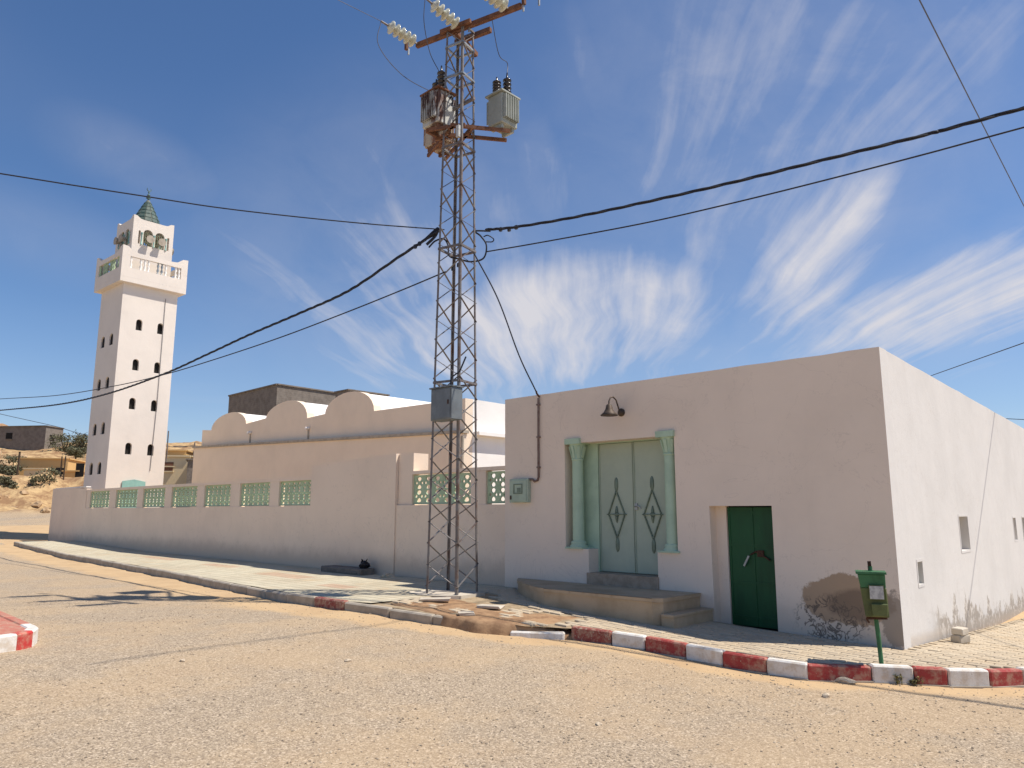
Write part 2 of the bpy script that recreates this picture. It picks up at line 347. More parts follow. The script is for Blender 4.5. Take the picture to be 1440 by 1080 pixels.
# ------------------------------------------------------------------ mesh helpers
def wmat(o):
    m = o.matrix_basis.copy(); p = o.parent
    while p: m = p.matrix_basis @ m; p = p.parent
    return m
class MB:
    def __init__(s): s.v = []; s.f = []; s.sm = []
    def add(s, vs, fs, smooth=False):
        b = len(s.v); s.v += [Vector(v) for v in vs]; s.f += [tuple(i + b for i in f) for f in fs]; s.sm += [smooth] * len(fs); return s
    def box(s, a, b):
        (x0, y0, z0), (x1, y1, z1) = a, b
        return s.add([(x0,y0,z0),(x1,y0,z0),(x1,y1,z0),(x0,y1,z0),(x0,y0,z1),(x1,y0,z1),(x1,y1,z1),(x0,y1,z1)],
                     [(0,3,2,1),(4,5,6,7),(0,1,5,4),(1,2,6,5),(2,3,7,6),(3,0,4,7)])
    def obox(s, c, ex, ey, ez, hx, hy, hz):                      # oriented box: centre, unit axes, half sizes
        c = Vector(c); P = [c + ex * (hx * i) + ey * (hy * j) + ez * (hz * k) for k in (-1, 1) for (i, j) in ((-1,-1),(1,-1),(1,1),(-1,1))]
        return s.add(P, [(0,3,2,1),(4,5,6,7),(0,1,5,4),(1,2,6,5),(2,3,7,6),(3,0,4,7)])
    def bar(s, p, q, w, h=None, up=UP):
        p, q = Vector(p), Vector(q); h = h or w; ex = (q - p).normalized()
        ey = up.cross(ex)
        if ey.length < 1e-3: ey = Vector((1, 0, 0)).cross(ex)
        ey.normalize(); ez = ex.cross(ey)
        return s.obox((p + q) / 2, ex, ey, ez, (q - p).length / 2, w / 2, h / 2)
    def tube(s, pts, r, n=8, caps=True):
        pts = [Vector(p) for p in pts]; N = len(pts); rings = []; prev = None
        for i, p in enumerate(pts):
            t = (pts[min(i+1, N-1)] - pts[max(i-1, 0)]).normalized()
            if prev is None:
                a = t.cross(UP); a = a if a.length > 1e-3 else t.cross(Vector((1, 0, 0)))
            else: a = prev - t * prev.dot(t)
            a.normalize(); prev = a; b = t.cross(a); rr = r[i] if isinstance(r, (list, tuple)) else r
            rings.append([p + (a * math.cos(k * 2 * math.pi / n) + b * math.sin(k * 2 * math.pi / n)) * rr for k in range(n)])
        vs = [v for g in rings for v in g]; fs = []
        for i in range(N - 1):
            for k in range(n): fs.append((i*n+k, i*n+(k+1) % n, (i+1)*n+(k+1) % n, (i+1)*n+k))
        s.add(vs, fs, n > 5)
        if caps: s.add(rings[0], [tuple(range(n))[::-1]]); s.add(rings[-1], [tuple(range(n))])
        return s
    def lathe(s, c, prof, n=16, axis=UP, smooth=True):           # profile of (radius, height)
        c = Vector(c); axis = Vector(axis).normalized(); a = axis.cross(Vector((0, 1, 0))); a = a if a.length > .05 else axis.cross(Vector((1, 0, 0)))
        a.normalize(); b = axis.cross(a); vs = []
        for (r, h) in prof: vs += [c + axis * h + (a * math.cos(k * 2 * math.pi / n) + b * math.sin(k * 2 * math.pi / n)) * r for k in range(n)]
        fs = [(i*n+k, i*n+(k+1) % n, (i+1)*n+(k+1) % n, (i+1)*n+k) for i in range(len(prof)-1) for k in range(n)]
        s.add(vs, fs, smooth); L = len(prof)
        s.add(vs[:n], [tuple(range(n))[::-1]]); s.add(vs[(L-1)*n:], [tuple(range(n))]); return s
    def plate(s, outer, holes, o, eu, ev, ew, th):               # flat polygon with holes in (u,v), th thick along ew
        o, eu, ev, ew = Vector(o), Vector(eu), Vector(ev), Vector(ew)
        loops = [outer] + list(holes); tri = tessellate_polygon([[Vector((u, v, 0)) for u, v in l] for l in loops])
        flat = [p for l in loops for p in l]; n = len(flat)
        vs = [o + eu * u + ev * v for u, v in flat] + [o + eu * u + ev * v + ew * th for u, v in flat]
        fs = []
        for t in tri: fs.append(tuple(t)); fs.append(tuple(i + n for i in reversed(t)))
        b = 0
        for l in loops:
            k = len(l)
            for i in range(k): j = (i + 1) % k; fs.append((b+i, b+j, b+j+n, b+i+n))
            b += k
        return s.add(vs, fs)
    def build(s, name, mat, parent=None, local=False, bevel=0., recalc=True, subd=0):
        me = bpy.data.meshes.new(name); vs = s.v
        if parent and not local: inv = wmat(parent).inverted(); vs = [inv @ v for v in vs]
        me.from_pydata([tuple(v) for v in vs], [], s.f)
        me.polygons.foreach_set('use_smooth', s.sm)
        if recalc or bevel:
            bm = bmesh.new(); bm.from_mesh(me)
            if bevel:
                bmesh.ops.remove_doubles(bm, verts=bm.verts, dist=1e-5)
                bmesh.ops.bevel(bm, geom=[e for e in bm.edges], offset=bevel, segments=1, affect='EDGES', profile=.5)
            bmesh.ops.recalc_face_normals(bm, faces=bm.faces); bm.to_mesh(me); bm.free()
        me.materials.append(M[mat])
        o = bpy.data.objects.new(name, me); C.objects.link(o)
        if parent: o.parent = parent
        return o
def tag(o, label, cat, group=None, kind=None):
    if label: o['label'] = label
    if cat: o['category'] = cat
    if group: o['group'] = group
    if kind: o['kind'] = kind
    return o
def thing(name, label, cat, loc=(0, 0, 0), rz=0., group=None):
    o = bpy.data.objects.new(name, None); C.objects.link(o); o.location = loc; o.rotation_euler = (0, 0, rz); o.empty_display_size = .3
    return tag(o, label, cat, group)
def rect(u0, v0, u1, v1): return [(u0, v0), (u1, v0), (u1, v1), (u0, v1)]
def arch(u0, v0, u1, v1, n=8):                                   # round-headed opening
    r = (u1 - u0) / 2; c = (u0 + u1) / 2
    return [(u0, v0), (u1, v0)] + [(c + r * math.cos(i * math.pi / n), v1 - r + r * math.sin(i * math.pi / n)) for i in range(n + 1)]
def blob(name, mat, c, r, parent=None, seed=0, sub=2, jag=.35, flat=1.):
    bm = bmesh.new(); bmesh.ops.create_icosphere(bm, subdivisions=sub, radius=1)
    for v in bm.verts:
        k = 1 + jag * noise.noise(v.co * 1.3 + Vector((seed * 3.1, seed, 0))) + jag * .5 * noise.noise(v.co * 3.1 + Vector((seed, 9, 0)))
        v.co = Vector((v.co.x * r[0], v.co.y * r[1], v.co.z * r[2])) * k
        if v.co.z < -r[2] * flat: v.co.z = -r[2] * flat
    me = bpy.data.meshes.new(name); bm.to_mesh(me); bm.free(); me.materials.append(M[mat])
    o = bpy.data.objects.new(name, me); C.objects.link(o)
    if parent: o.parent = parent; o.location = wmat(parent).inverted() @ Vector(c)
    else: o.location = c
    return o

# ------------------------------------------------------------------ the ground
GX = [-60, -45, -37.5, -26, -15, -7, -2.2, 0, 3, 12, 40]
GZ = [.95, .75, .56, .30, .28, .26, .02, -.05, -.13, -.22, -.3]
def gz(x): return interp(x, GX, GZ)
def z_walk(x, y): return gz(x) - .055 * max(0, y) * sstep(-1.5, .5, x)
KERB = [(-34.2, -2.25), (-28.5, -2.5), (-22.97, -2.75), (-18.5, -3.05), (-14.79, -3.3), (-12, -3.55), (-9.39, -3.74), (-7.6, -3.70), (-6.6, -3.52), (-5.85, -3.36), (-5.1, -3.16), (-4.25, -2.88),
        (-3.73, -2.45), (-3.15, -2.27), (-2.66, -2.17), (-2.04, -2.16), (-1.49, -2.2), (-.93, -2.16), (-.46, -2.07), (.10, -1.58), (.48, -1.31), (.78, -1.10), (1.13, -.76), (1.40, -.39),
        (1.75, .25), (1.95, 1.0), (2.05, 2.0), (2.1, 4.0), (2.1, 8.0), (2.1, 16.0)]
def kerb_dist(x, y):                                             # signed: > 0 on the road side
    best = 1e9; sg = 1
    for i in range(len(KERB) - 1):
        ax, ay = KERB[i]; bx, by = KERB[i+1]; dx, dy = bx - ax, by - ay; L = dx * dx + dy * dy
        k = min(1, max(0, ((x - ax) * dx + (y - ay) * dy) / L)); px, py = ax + k * dx, ay + k * dy
        d = math.hypot(x - px, y - py)
        if d < best: best = d; sg = -1 if dx * (y - py) - dy * (x - px) > 0 else 1
    return best * sg
def hill(x, y):
    d = Vector((x, y, 0)) - CAM; v = d.dot(FW); u = d.dot(RT)
    if v < 30: return 0, 0
    az = math.degrees(math.atan2(u, v)); m = sstep(-4, -12, az)
    n1 = noise.noise(Vector((x * .11, y * .11, 0))); n2 = noise.noise(Vector((x * .4, y * .4, 5))); n3 = noise.noise(Vector((x * 1.3, y * 1.3, 2)))
    vv = v + 3.5 * n1 + 1.2 * n2
    h = interp(vv, [36, 55, 62, 70, 90, 104, 122, 180, 500], [0, .55, 1.4, 4.1, 4.8, 9.0, 12.2, 13, 13])
    return (h + (.35 * n1 + .55 * n2 + .55 * n3) * sstep(55, 62, v) * (1 - .6 * sstep(74, 92, v))) * m, sstep(54, 62, vv) * m
def z_road(x, y):
    kd = kerb_dist(x, y) if -50 < x < 14 and -14 < y < 18 else 5
    z = gz(x) - .17 + .008 * max(0, min(12, -y - 4))
    if kd > 0: z += .032 * math.exp(-(kd / .55) ** 2) * (.3 + 1.0 * max(0, noise.noise(Vector((x * .9, y * .9, 3))) + .3)) * sstep(-4.2, -6.5, x)
    if x > -1.5 and y > 0: z -= .055 * min(y, 40) * sstep(-1.5, .5, x)
    z += .02 * noise.noise(Vector((x * .55, y * .55, 1))) + .008 * noise.noise(Vector((x * 2.2, y * 2.2, 1)))
    if kd < -.05: z -= .06
    h, s = hill(x, y)
    return z + h, s, kd
def axis_coords(parts):
    r = []
    for a, b, n in parts: r += [a + (b - a) * i / n for i in range(n)]
    return r + [parts[-1][1]]
xs = axis_coords([(-1500, -300, 8), (-300, -130, 24), (-130, -45, 80), (-45, -20, 70), (-20, 8, 170), (8, 30, 22), (30, 200, 12), (200, 1500, 8)])
ys = axis_coords([(-600, -60, 8), (-60, -14, 16), (-14, 1.5, 110), (1.5, 14, 20), (14, 110, 84), (110, 300, 20), (300, 1500, 8)])
gv = []; gd = []
for y in ys:
    for x in xs:
        z, s, kd = z_road(x, y); gv.append((x, y, z))
        dr = math.exp(-(max(kd, 0) / (.55 + .85 * sstep(-3, -12, x))) ** 2) if kd > -1 else 1.
        gd.append((dr, s))
nx = len(xs); gf = [(j*nx+i, j*nx+i+1, (j+1)*nx+i+1, (j+1)*nx+i) for j in range(len(ys)-1) for i in range(nx-1)]
me = bpy.data.meshes.new('ground'); me.from_pydata(gv, [], gf); me.polygons.foreach_set('use_smooth', [True] * len(gf))
ca = me.color_attributes.new('drift', 'FLOAT_COLOR', 'POINT')
ca.data.foreach_set('color', [q for (a, b) in gd for q in (a, b, 0, 1)])
me.materials.append(M['road_ground']); ground = bpy.data.objects.new('ground', me); C.objects.link(ground); ground['kind'] = 'structure'

# sidewalk slab (bedding), tiles on the left, pavers on the right
def strip(name, mat, xa, xb, dz, inset, kind=True):
    m = MB(); rows = []; pts = []
    for i in range(len(KERB) - 1):
        ax, ay = KERB[i]; bx, by = KERB[i+1]; k = max(1, int(math.hypot(bx-ax, by-ay) / .35))
        for j in range(k): pts.append((ax + (bx-ax) * j / k, ay + (by-ay) * j / k))
    pts = [p for p in pts if xa <= p[0] <= xb]
    for i, (x, y) in enumerate(pts):
        xn, yn = pts[min(i+1, len(pts)-1)]; xp, yp = pts[max(i-1, 0)]; tx, ty = xn - xp, yn - yp; L = math.hypot(tx, ty); nx_, ny_ = -ty / L, tx / L
        x0, y0 = x + nx_ * inset, y + ny_ * inset
        if x < -.3: x1, y1 = x, .02
        else: k = min(1, (x + .3) / 1.8) if y < 1 else 1; x1, y1 = -.02 + (-.3) * 0, max(.02, y * 1.0) if y > .02 else .02
        row = []
        for j in range(13):
            k = j / 12; xx = x0 + (x1 - x0) * k; yy = y0 + (y1 - y0) * k
            row.append((xx, yy, z_walk(xx, yy) + dz + .006 * noise.noise(Vector((xx * 1.5, yy * 1.5, 0)))))
        rows.append(row)
    vs = [p for r in rows for p in r]; fs = [(i*13+j, (i+1)*13+j, (i+1)*13+j+1, i*13+j+1) for i in range(len(rows)-1) for j in range(12)]
    m.add(vs, fs, True); o = m.build(name, mat)
    o['kind'] = 'structure'; return o
walk_l = strip('pavement', 'pavement_tiles', -40, -6.9, 0., .1)
walk_r = strip('pavement', 'paving_sand', -7.3, 3, -.022, .1)
# pavers
PL, PW, PT = .235, .118, .06
bm = bmesh.new(); bmesh.ops.create_cube(bm, size=1)
for v in bm.verts: v.co = Vector((v.co.x * (PL - .012), v.co.y * (PW - .012), v.co.z * PT))
bmesh.ops.bevel(bm, geom=[e for e in bm.edges if all(v.co.z > 0 for v in e.verts)], offset=.008, segments=1, affect='EDGES')
pm = bpy.data.meshes.new('paver'); bm.to_mesh(pm); bm.free(); pm.materials.append(M['paver'])
spots = []
rnd = random.Random(3)
for r in range(-26, 90):
    y = r * PW + .05
    for q in range(-34, 12):
        x = q * PL + (PL / 2 if r % 2 else 0)
        if y > -.07 and x < .1: continue
        if x < -7.1 or x > 2.1: continue
        kd = kerb_dist(x, y)
        if kd > -.17: continue
        if -6.75 < x < -4.1 and y < -1.45 + .5 * noise.noise(Vector((x * 2, y * 2, 0))) + (x + 5.4) * -.12 and noise.noise(Vector((x * 1.7, y * 1.7, 4))) > -.28: continue   # broken up ground by the pylon
        if -8.0 < x < -6.5 and -2.2 < y < -.95: continue
        if noise.noise(Vector((x * 1.3, y * 1.3, 8))) > .62: continue
        spots.append((x, y))
def vis(p):
    d = Vector((p[0], p[1], gz(p[0]))) - CAM; f = d.dot(FW)
    return f > 0 and abs(d.dot(RT) / f) < .70
spots.sort(key=lambda p: (not vis(p), (Vector((p[0], p[1], 0)) - CAM).length))
far = MB(); base_v = [v.co.copy() for v in pm.vertices]; base_f = [tuple(p.vertices) for p in pm.polygons]
for i, (x, y) in enumerate(spots):
    z = z_walk(x, y) - PT / 2 + rnd.uniform(-.005, .005); e = .05
    sx = (z_walk(x + e, y) - z_walk(x - e, y)) / (2 * e); sy = (z_walk(x, y + e) - z_walk(x, y - e)) / (2 * e)
    rx, ry, rz = math.atan(sy) + rnd.gauss(0, .012), -math.atan(sx) + rnd.gauss(0, .012), rnd.gauss(0, .02)
    if i < 300:
        o = bpy.data.objects.new('paver', pm); C.objects.link(o); o.parent = walk_r; o.location = (x, y, z); o.rotation_euler = (rx, ry, rz)
    else:
        mt = Matrix.Translation((x, y, z)) @ Matrix.Rotation(rz, 4, 'Z') @ Matrix.Rotation(ry, 4, 'Y') @ Matrix.Rotation(rx, 4, 'X')
        far.add([mt @ v for v in base_v], base_f)
fo = far.build('paver_field', 'paver', walk_r, recalc=False); fo['kind'] = 'stuff'

# kerbs
def stone_mesh(a, b, h, wd, za, zb, drop=.22, tilt=0.):
    a, b = Vector((*a, 0)), Vector((*b, 0)); ex = (b - a).normalized(); ny = Vector((-ex.y, ex.x, 0)); m = MB()
    g = .006; a2, b2 = a + ex * g, b - ex * g; P = []
    for z0 in (-drop, 0):
        for (p, zz, o) in ((a2, za, 0), (b2, zb, 0), (b2, zb, wd), (a2, za, wd)): P.append(p + ny * o + Vector((0, 0, zz + z0)) + (ny * tilt if z0 == 0 else Vector()))
    m.add(P, [(0,3,2,1),(4,5,6,7),(0,1,5,4),(1,2,6,5),(2,3,7,6),(3,0,4,7)]); return m
km = MB()
for i in range(len(KERB) - 1):
    (ax, ay), (bx, by) = KERB[i], KERB[i+1]; L = math.hypot(bx-ax, by-ay); e = Vector(((bx-ax)/L, (by-ay)/L, 0)); nn = Vector((-e.y, e.x, 0))
    if -6.7 < ax < -3.8: continue
    c = Vector(((ax+bx)/2, (ay+by)/2, (z_walk(ax, ay) + z_walk(bx, by)) / 2 - .22)) + nn * .09
    km.obox(c, e, nn, UP, L/2, .11, .06)
kerb = km.build('kerb', 'concrete'); kerb['kind'] = 'structure'
RW = [((-3.73, -2.45), (-3.15, -2.27), 'kerb_red_dull', .02), ((-3.15, -2.27), (-2.66, -2.17), 'kerb_white', .02), ((-2.66, -2.17), (-2.04, -2.16), 'kerb_red', .02), ((-2.04, -2.16), (-1.49, -2.2), 'kerb_white', .015),
      ((-1.49, -2.2), (-.93, -2.16), 'kerb_red', .02), ((-.93, -2.16), (-.46, -2.07), 'kerb_white', .02), ((-.46, -2.07), (.10, -1.58), 'kerb_red', .015), ((.10, -1.58), (.48, -1.31), 'kerb_white', .02),
      ((.48, -1.31), (.78, -1.10), 'kerb_red', .02), ((.78, -1.10), (1.13, -.76), 'kerb_white', .02), ((1.13, -.76), (1.40, -.39), 'kerb_red', .02), ((1.40, -.39), (1.75, .25), 'kerb_white', .02), ((1.75, .25), (1.95, 1.0), 'kerb_red', .02), ((1.95, 1.0), (2.05, 2.0), 'kerb_white', .02)]
for i, (a, b, mt, up) in enumerate(RW):
    j = rnd.uniform(-.008, .008)
    stone_mesh(a, b, .2, .13, z_walk(*a) + up + j, z_walk(*b) + up + j).build('kerb_stone', mt, kerb, bevel=.018)
stone_mesh((-4.45, -2.98), (-3.77, -2.55), .2, .17, gz(-4.4) - .10, gz(-3.8) - .07, tilt=.03).build('kerb_stone', 'kerb_white', kerb, bevel=.02)     # sunk stone
pts = []
for i in range(len(KERB) - 1):
    (ax, ay), (bx, by) = KERB[i], KERB[i+1]
    if bx > -6.5: break
    k = max(1, round(math.hypot(bx-ax, by-ay) / 1.0))
    for j in range(k): pts.append((ax + (bx-ax) * j / k, ay + (by-ay) * j / k))
pts.append((-6.6, -3.52)); pts.append((-5.75, -3.34)); pts.append((-5.05, -3.1))
for i in range(len(pts) - 1):
    a, b = pts[i], pts[i+1]; j = rnd.uniform(-.012, .012) - (.02 if a[0] > -7 else 0)
    stone_mesh(a, b, .2, .13, z_walk(*a) + j, z_walk(*b) + j + rnd.uniform(-.01, .01), drop=.3).build('kerb_stone', 'kerb_red_dull' if 8 < -a[0] < 9.2 else 'concrete', kerb, bevel=.022)
# broken bank of earth where the kerb is gone, beside the pylon
bk = MB(); NU, NV = 46, 16
vs = []
for i in range(NU):
    for j in range(NV):
        u = i / (NU - 1); v = j / (NV - 1)
        x = -6.9 + 3.2 * u; yb = -3.34 + .80 * sstep(.55, 1., u) + .05 * noise.noise(Vector((x * 3, 0, 0))); y = yb + (.16 if v < .3 else .16 + (v - .3) * 2.0) if v > .0 else yb - .02
        if v < .3: y = yb + v * .45 + .06 * noise.noise(Vector((x * 4, v * 6, 1)))
        top = gz(x) - .005 + .03 * noise.noise(Vector((x * 2.2, y * 2.2, 2))) + .015 * noise.noise(Vector((x * 7, y * 7, 2))) - .10 * sstep(.78, 1., u)
        low = gz(x) - .26
        z = low + (top - low) * sstep(0, .26, v) - .045 * sstep(.82, 1., v)
        vs.append((x, y, z))
bk.add(vs, [(i*NV+j, (i+1)*NV+j, (i+1)*NV+j+1, i*NV+j+1) for i in range(NU-1) for j in range(NV-1)], True)
eb = bk.build('earth_bank', 'earth'); eb['kind'] = 'structure'
# kerbed traffic island at the left
IZ = .31; ib = .02
def iz(x, y): p = on_z(x, y, IZ); return (p.x, p.y)
front = [iz(-190, 925), iz(-90, 909), iz(-30, 899), iz(27, 891), iz(49, 886)]; tip = [iz(55, 881), iz(44, 876)]; back = [iz(20, 866), iz(-2, 857), iz(-50, 838), iz(-110, 818)]
loop = front + tip + back
im = MB(); cx = sum(p[0] for p in loop) / len(loop); cy = sum(p[1] for p in loop) / len(loop)
ins = [(p[0] + (cx - p[0]) * .02, p[1] + (cy - p[1]) * .02) for p in loop]
im.plate(ins, [], (0, 0, IZ - .4), (1, 0, 0), (0, 1, 0), (0, 0, 1), .385); isl = im.build('traffic_island', 'island_salmon'); isl['kind'] = 'structure'
seg = list(zip(loop[:-1], loop[1:]))
cols = ['kerb_white', 'island_red', 'kerb_white', 'island_red', 'kerb_white', 'kerb_white', 'island_salmon', 'island_salmon', 'kerb_white', 'island_salmon']
for (a, b), mt in zip(seg, cols): stone_mesh(a, b, .3, .14, IZ, IZ, drop=.42).build('kerb_stone', mt, isl, bevel=.02)

# ------------------------------------------------------------------ the white building with the gate
H = 4.07; SX = R(2.5); sdx, sdy = -math.sin(SX), math.cos(SX)     # side wall runs back slightly off square
T = .30
bld = thing('white_building', 'long white flat-roofed building with double gate and small green door', 'building', (-3.7, .0, -.3))
def jit(pts, a=.012):
    return [(u + rnd.uniform(-a, a) * .3, v + rnd.uniform(-a, a)) for u, v in pts]
top = [(-7.42 * k / 18, H + .012 * noise.noise(Vector((k * .7, 0, 0)))) for k in range(19)]
# openings: gate (with the column niches) and the small door
gate = [(-5.28, .44), (-3.80, .44), (-3.80, 1.09), (-3.40, 1.09), (-3.40, 3.13), (-3.60, 3.13), (-3.60, 3.04), (-5.45, 3.04), (-5.45, 3.13), (-5.82, 3.13), (-5.82, 1.07), (-5.28, 1.07)]
sdoor = [(-2.77, -.08), (-1.74, -.08), (-1.73, 1.84), (-2.79, 1.84)]
m = MB().plate([(-7.42, -.9), (0, -.9)] + top, [gate, sdoor], (0, 0, 0), (1, 0, 0), (0, 0, 1), (0, 1, 0), T)
m.build('front_wall', 'front_shade_plaster', bld)
# side wall
D = 22.
S0 = Vector((0, T + .0, 0)); eS = Vector((sdx, sdy, 0)); nS = Vector((sdy, -sdx, 0))
topS = [(D * k / 30, H + .015 * noise.noise(Vector((k * .8, 4, 0)))) for k in range(31)]
wins = [(1.04, .70, 1.33, 1.02), (4.22, 1.06, 4.98, 1.66), (10.35, 1.08, 10.75, 1.60), (11.8, 1.08, 12.2, 1.60)]
off = T / math.cos(SX)
holes = [rect(u0 - off, z0, u1 - off, z1) for u0, z0, u1, z1 in wins]
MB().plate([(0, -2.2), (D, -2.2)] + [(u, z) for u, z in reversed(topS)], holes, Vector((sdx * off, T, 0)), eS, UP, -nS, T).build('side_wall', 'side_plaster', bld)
MB().add([(-7.42, T, 3.93), (-.3, T, 3.93), (-.3 + sdx * D, D, 3.93), (-7.42, D, 3.93)], [(0, 1, 2, 3)]).build('roof', 'pale_concrete', bld)
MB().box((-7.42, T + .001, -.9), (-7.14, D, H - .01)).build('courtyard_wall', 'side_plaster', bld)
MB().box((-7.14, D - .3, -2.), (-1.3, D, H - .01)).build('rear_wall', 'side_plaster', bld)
for i, (u0, z0, u1, z1) in enumerate(wins):
    wd = MB(); c = Vector((0, 0, 0)) + eS * ((u0 + u1) / 2) - nS * .20 + UP * ((z0 + z1) / 2)
    wd.obox(c, eS, nS, UP, (u1 - u0) / 2 + .02, .02, (z1 - z0) / 2 + .02)
    wo = wd.build('window', 'dark_block' if i == 0 else 'pale_concrete', bld)
    if i == 0:
        MB().obox(c + nS * .06 + eS * -.05, eS, nS, UP, .015, .02, (z1 - z0) / 2).build('mullion', 'rust_dark', wo)
        MB().obox(c + nS * .05 + eS * .06 + UP * -.02, eS, nS, UP, .06, .012, (z1 - z0) / 2 - .03).build('pane', 'pale_green_paint', wo)
    fr = MB(); 
    for (du, dz_, hu, hz) in ((-(u1-u0)/2 - .022, 0, .02, (z1-z0)/2 + .04), ((u1-u0)/2 + .022, 0, .02, (z1-z0)/2 + .04), (0, (z1-z0)/2 + .022, (u1-u0)/2, .02), (0, -(z1-z0)/2 - .022, (u1-u0)/2, .02)):
        fr.obox(Vector((0, 0, 0)) + eS * ((u0+u1)/2 + du) + nS * .001 + UP * ((z0+z1)/2 + dz_), eS, nS, UP, hu, .005, hz)
    fr.build('surround', 'side_plaster', wo)
# gate niche: jambs, back wall, leaves, columns, threshold
DY = .34
m = MB(); m.box((-5.83, .302, .4), (-5.256, .439, 3.2)); m.box((-3.66, .302, .4), (-3.39, .439, 3.2)); m.box((-5.256, .302, 3.02), (-3.66, .439, 3.2)); m.build('gate_frame', 'pale_green_paint', bld)
m = MB(); m.box((-5.83, .44, .3), (-3.39, .5, 3.2)); m.build('gate_backing', 'dark_void', bld)
def leaf(x0, x1, nm):
    dm = MB(); dm.box((x0, DY, .66), (x1, DY + .045, 3.015)); d = dm.build('gate_leaf', 'door_green_paint', bld, bevel=.004)
    e = MB(); fw_ = .012
    for (a, b) in (((x0, .66), (x0, 3.015)), ((x1, .66), (x1, 3.015))): e.bar((a[0] + (.014 if a[0] == x0 else -.014), DY - .006, a[1]), (b[0] + (.014 if b[0] == x0 else -.014), DY - .006, b[1]), .024, .012, up=Vector((1, 0, 0)))
    e.build('edge_rail', 'door_green_paint', d)
    cx_ = (x0 + x1) / 2; cz = 1.70; o = MB()
    q = [(0, .43), (.18, .0), (0, -.43), (-.18, .0)]
    for i in range(4):
        a, b = q[i], q[(i+1) % 4]; o.bar((cx_ + a[0], DY - .012, cz + a[1]), (cx_ + b[0], DY - .012, cz + b[1]), .02, .032, up=Vector((0, 1, 0)))
    o.bar((cx_ - .215, DY - .013, cz), (cx_ + .215, DY - .013, cz), .02, .03, up=Vector((0, 1, 0)))
    o.build('diamond', 'ornament_iron', d)
    for sg in (1, -1):
        sp = MB().lathe((cx_, DY - .006, cz + sg * .40), [(.014, 0), (.026, .04), (.042, .09), (.042, .20), (.03, .25), (.006, .28)], 10, UP * sg)
        for i in range(len(sp.v)): sp.v[i].y = DY - .004 + (sp.v[i].y - DY + .006) * .45
        sp.build('spearhead', 'ornament_iron', d)
    ro = MB(); ro.lathe((cx_, DY, cz), [(.05, 0), (.05, .012), (.02, .024)], 10, (0, -1, 0))
    for sg in (1, -1): ro.lathe((cx_, DY - .008, cz + sg * .04), [(.03, 0), (.03, .03), (.01, .11)], 8, UP * sg)
    ro.build('rosette', 'ornament_iron', d)
    return d
l1 = leaf(-5.25, -4.482, 'a'); l2 = leaf(-4.476, -3.70, 'b')
hb = MB(); hb.box((-4.455, DY - .02, 1.78), (-4.40, DY, 1.90)); hb.tube([(-4.43, DY - .02, 1.84), (-4.43, DY - .06, 1.84), (-4.33, DY - .065, 1.85), (-4.30, DY - .05, 1.80)], .012, 8); hb.build('door_handle', 'galvanised', l2)
for (cx_, nm) in ((-5.60, 'l'), (-3.56, 'r')):
    c = MB(); c.lathe((cx_, .12, 1.09), [(.112, 0), (.110, .5), (.107, 1.0), (.104, 1.62)], 20); col = c.build('column', 'pale_green_paint', bld)
    k = MB(); k.lathe((cx_, .12, 2.71), [(.104, 0), (.118, .01), (.118, .03), (.107, .04), (.118, .16), (.145, .27), (.16, .31)], 20)
    for a in range(8):
        t = a * math.pi / 4; d = Vector((math.cos(t), math.sin(t), 0)); p = Vector((cx_, .12, 2.76))
        k.bar(p + d * .105, p + d * .16 + UP * .22, .05, .02)
    k.box((cx_ - .175, -.06, 3.02), (cx_ + .175, .31, 3.125)); k.build('capital', 'pale_green_paint', col)
    k = MB(); k.lathe((cx_, .12, 1.09), [(.17, 0), (.17, .03), (.135, .06), (.15, .09), (.125, .12)], 20); k.box((cx_ - .20, -.05, 1.068), (cx_ + .20, .3, 1.10)); k.build('base', 'pale_green_paint', col)
MB().box((-5.31, -.03, .40), (-3.79, .45, .652)).build('threshold', 'step_tile', bld)
# little door
dm = MB(); dm.box((-2.60, .24, -.02), (-1.76, .285, 1.82)); d = dm.build('door', 'dark_green_paint', bld, bevel=.004)
m = MB()
for zz in (.10, .62, 1.20, 1.72): m.box((-2.58, .228, zz), (-1.78, .24, zz + .035))
for xx in (-2.585, -2.19, -1.80): m.box((xx, .23, .0), (xx + .03, .24, 1.81))
m.build('door_rail', 'dark_green_paint', d)
MB().bar((-2.33, .20, .90), (-2.24, .20, 1.06), .028, .03, up=Vector((0, 1, 0))).build('door_handle', 'galvanised', d)
m = MB(); m.tube([(-2.22, .215, 1.08), (-2.12, .205, 1.13), (-2.02, .21, 1.08), (-1.90, .215, 1.0)], .014, 6); m.box((-2.10, .20, 1.05), (-2.00, .23, 1.15)); m.build('latch', 'rust_dark', d)
MB().box((-2.66, .302, -.2), (-1.70, .36, 1.95)).build('door_lining', 'dark_void', bld)
MB().box((-2.80, .20, -.3), (-2.601, .299, 1.86)).build('door_jamb', 'front_shade_plaster', bld)
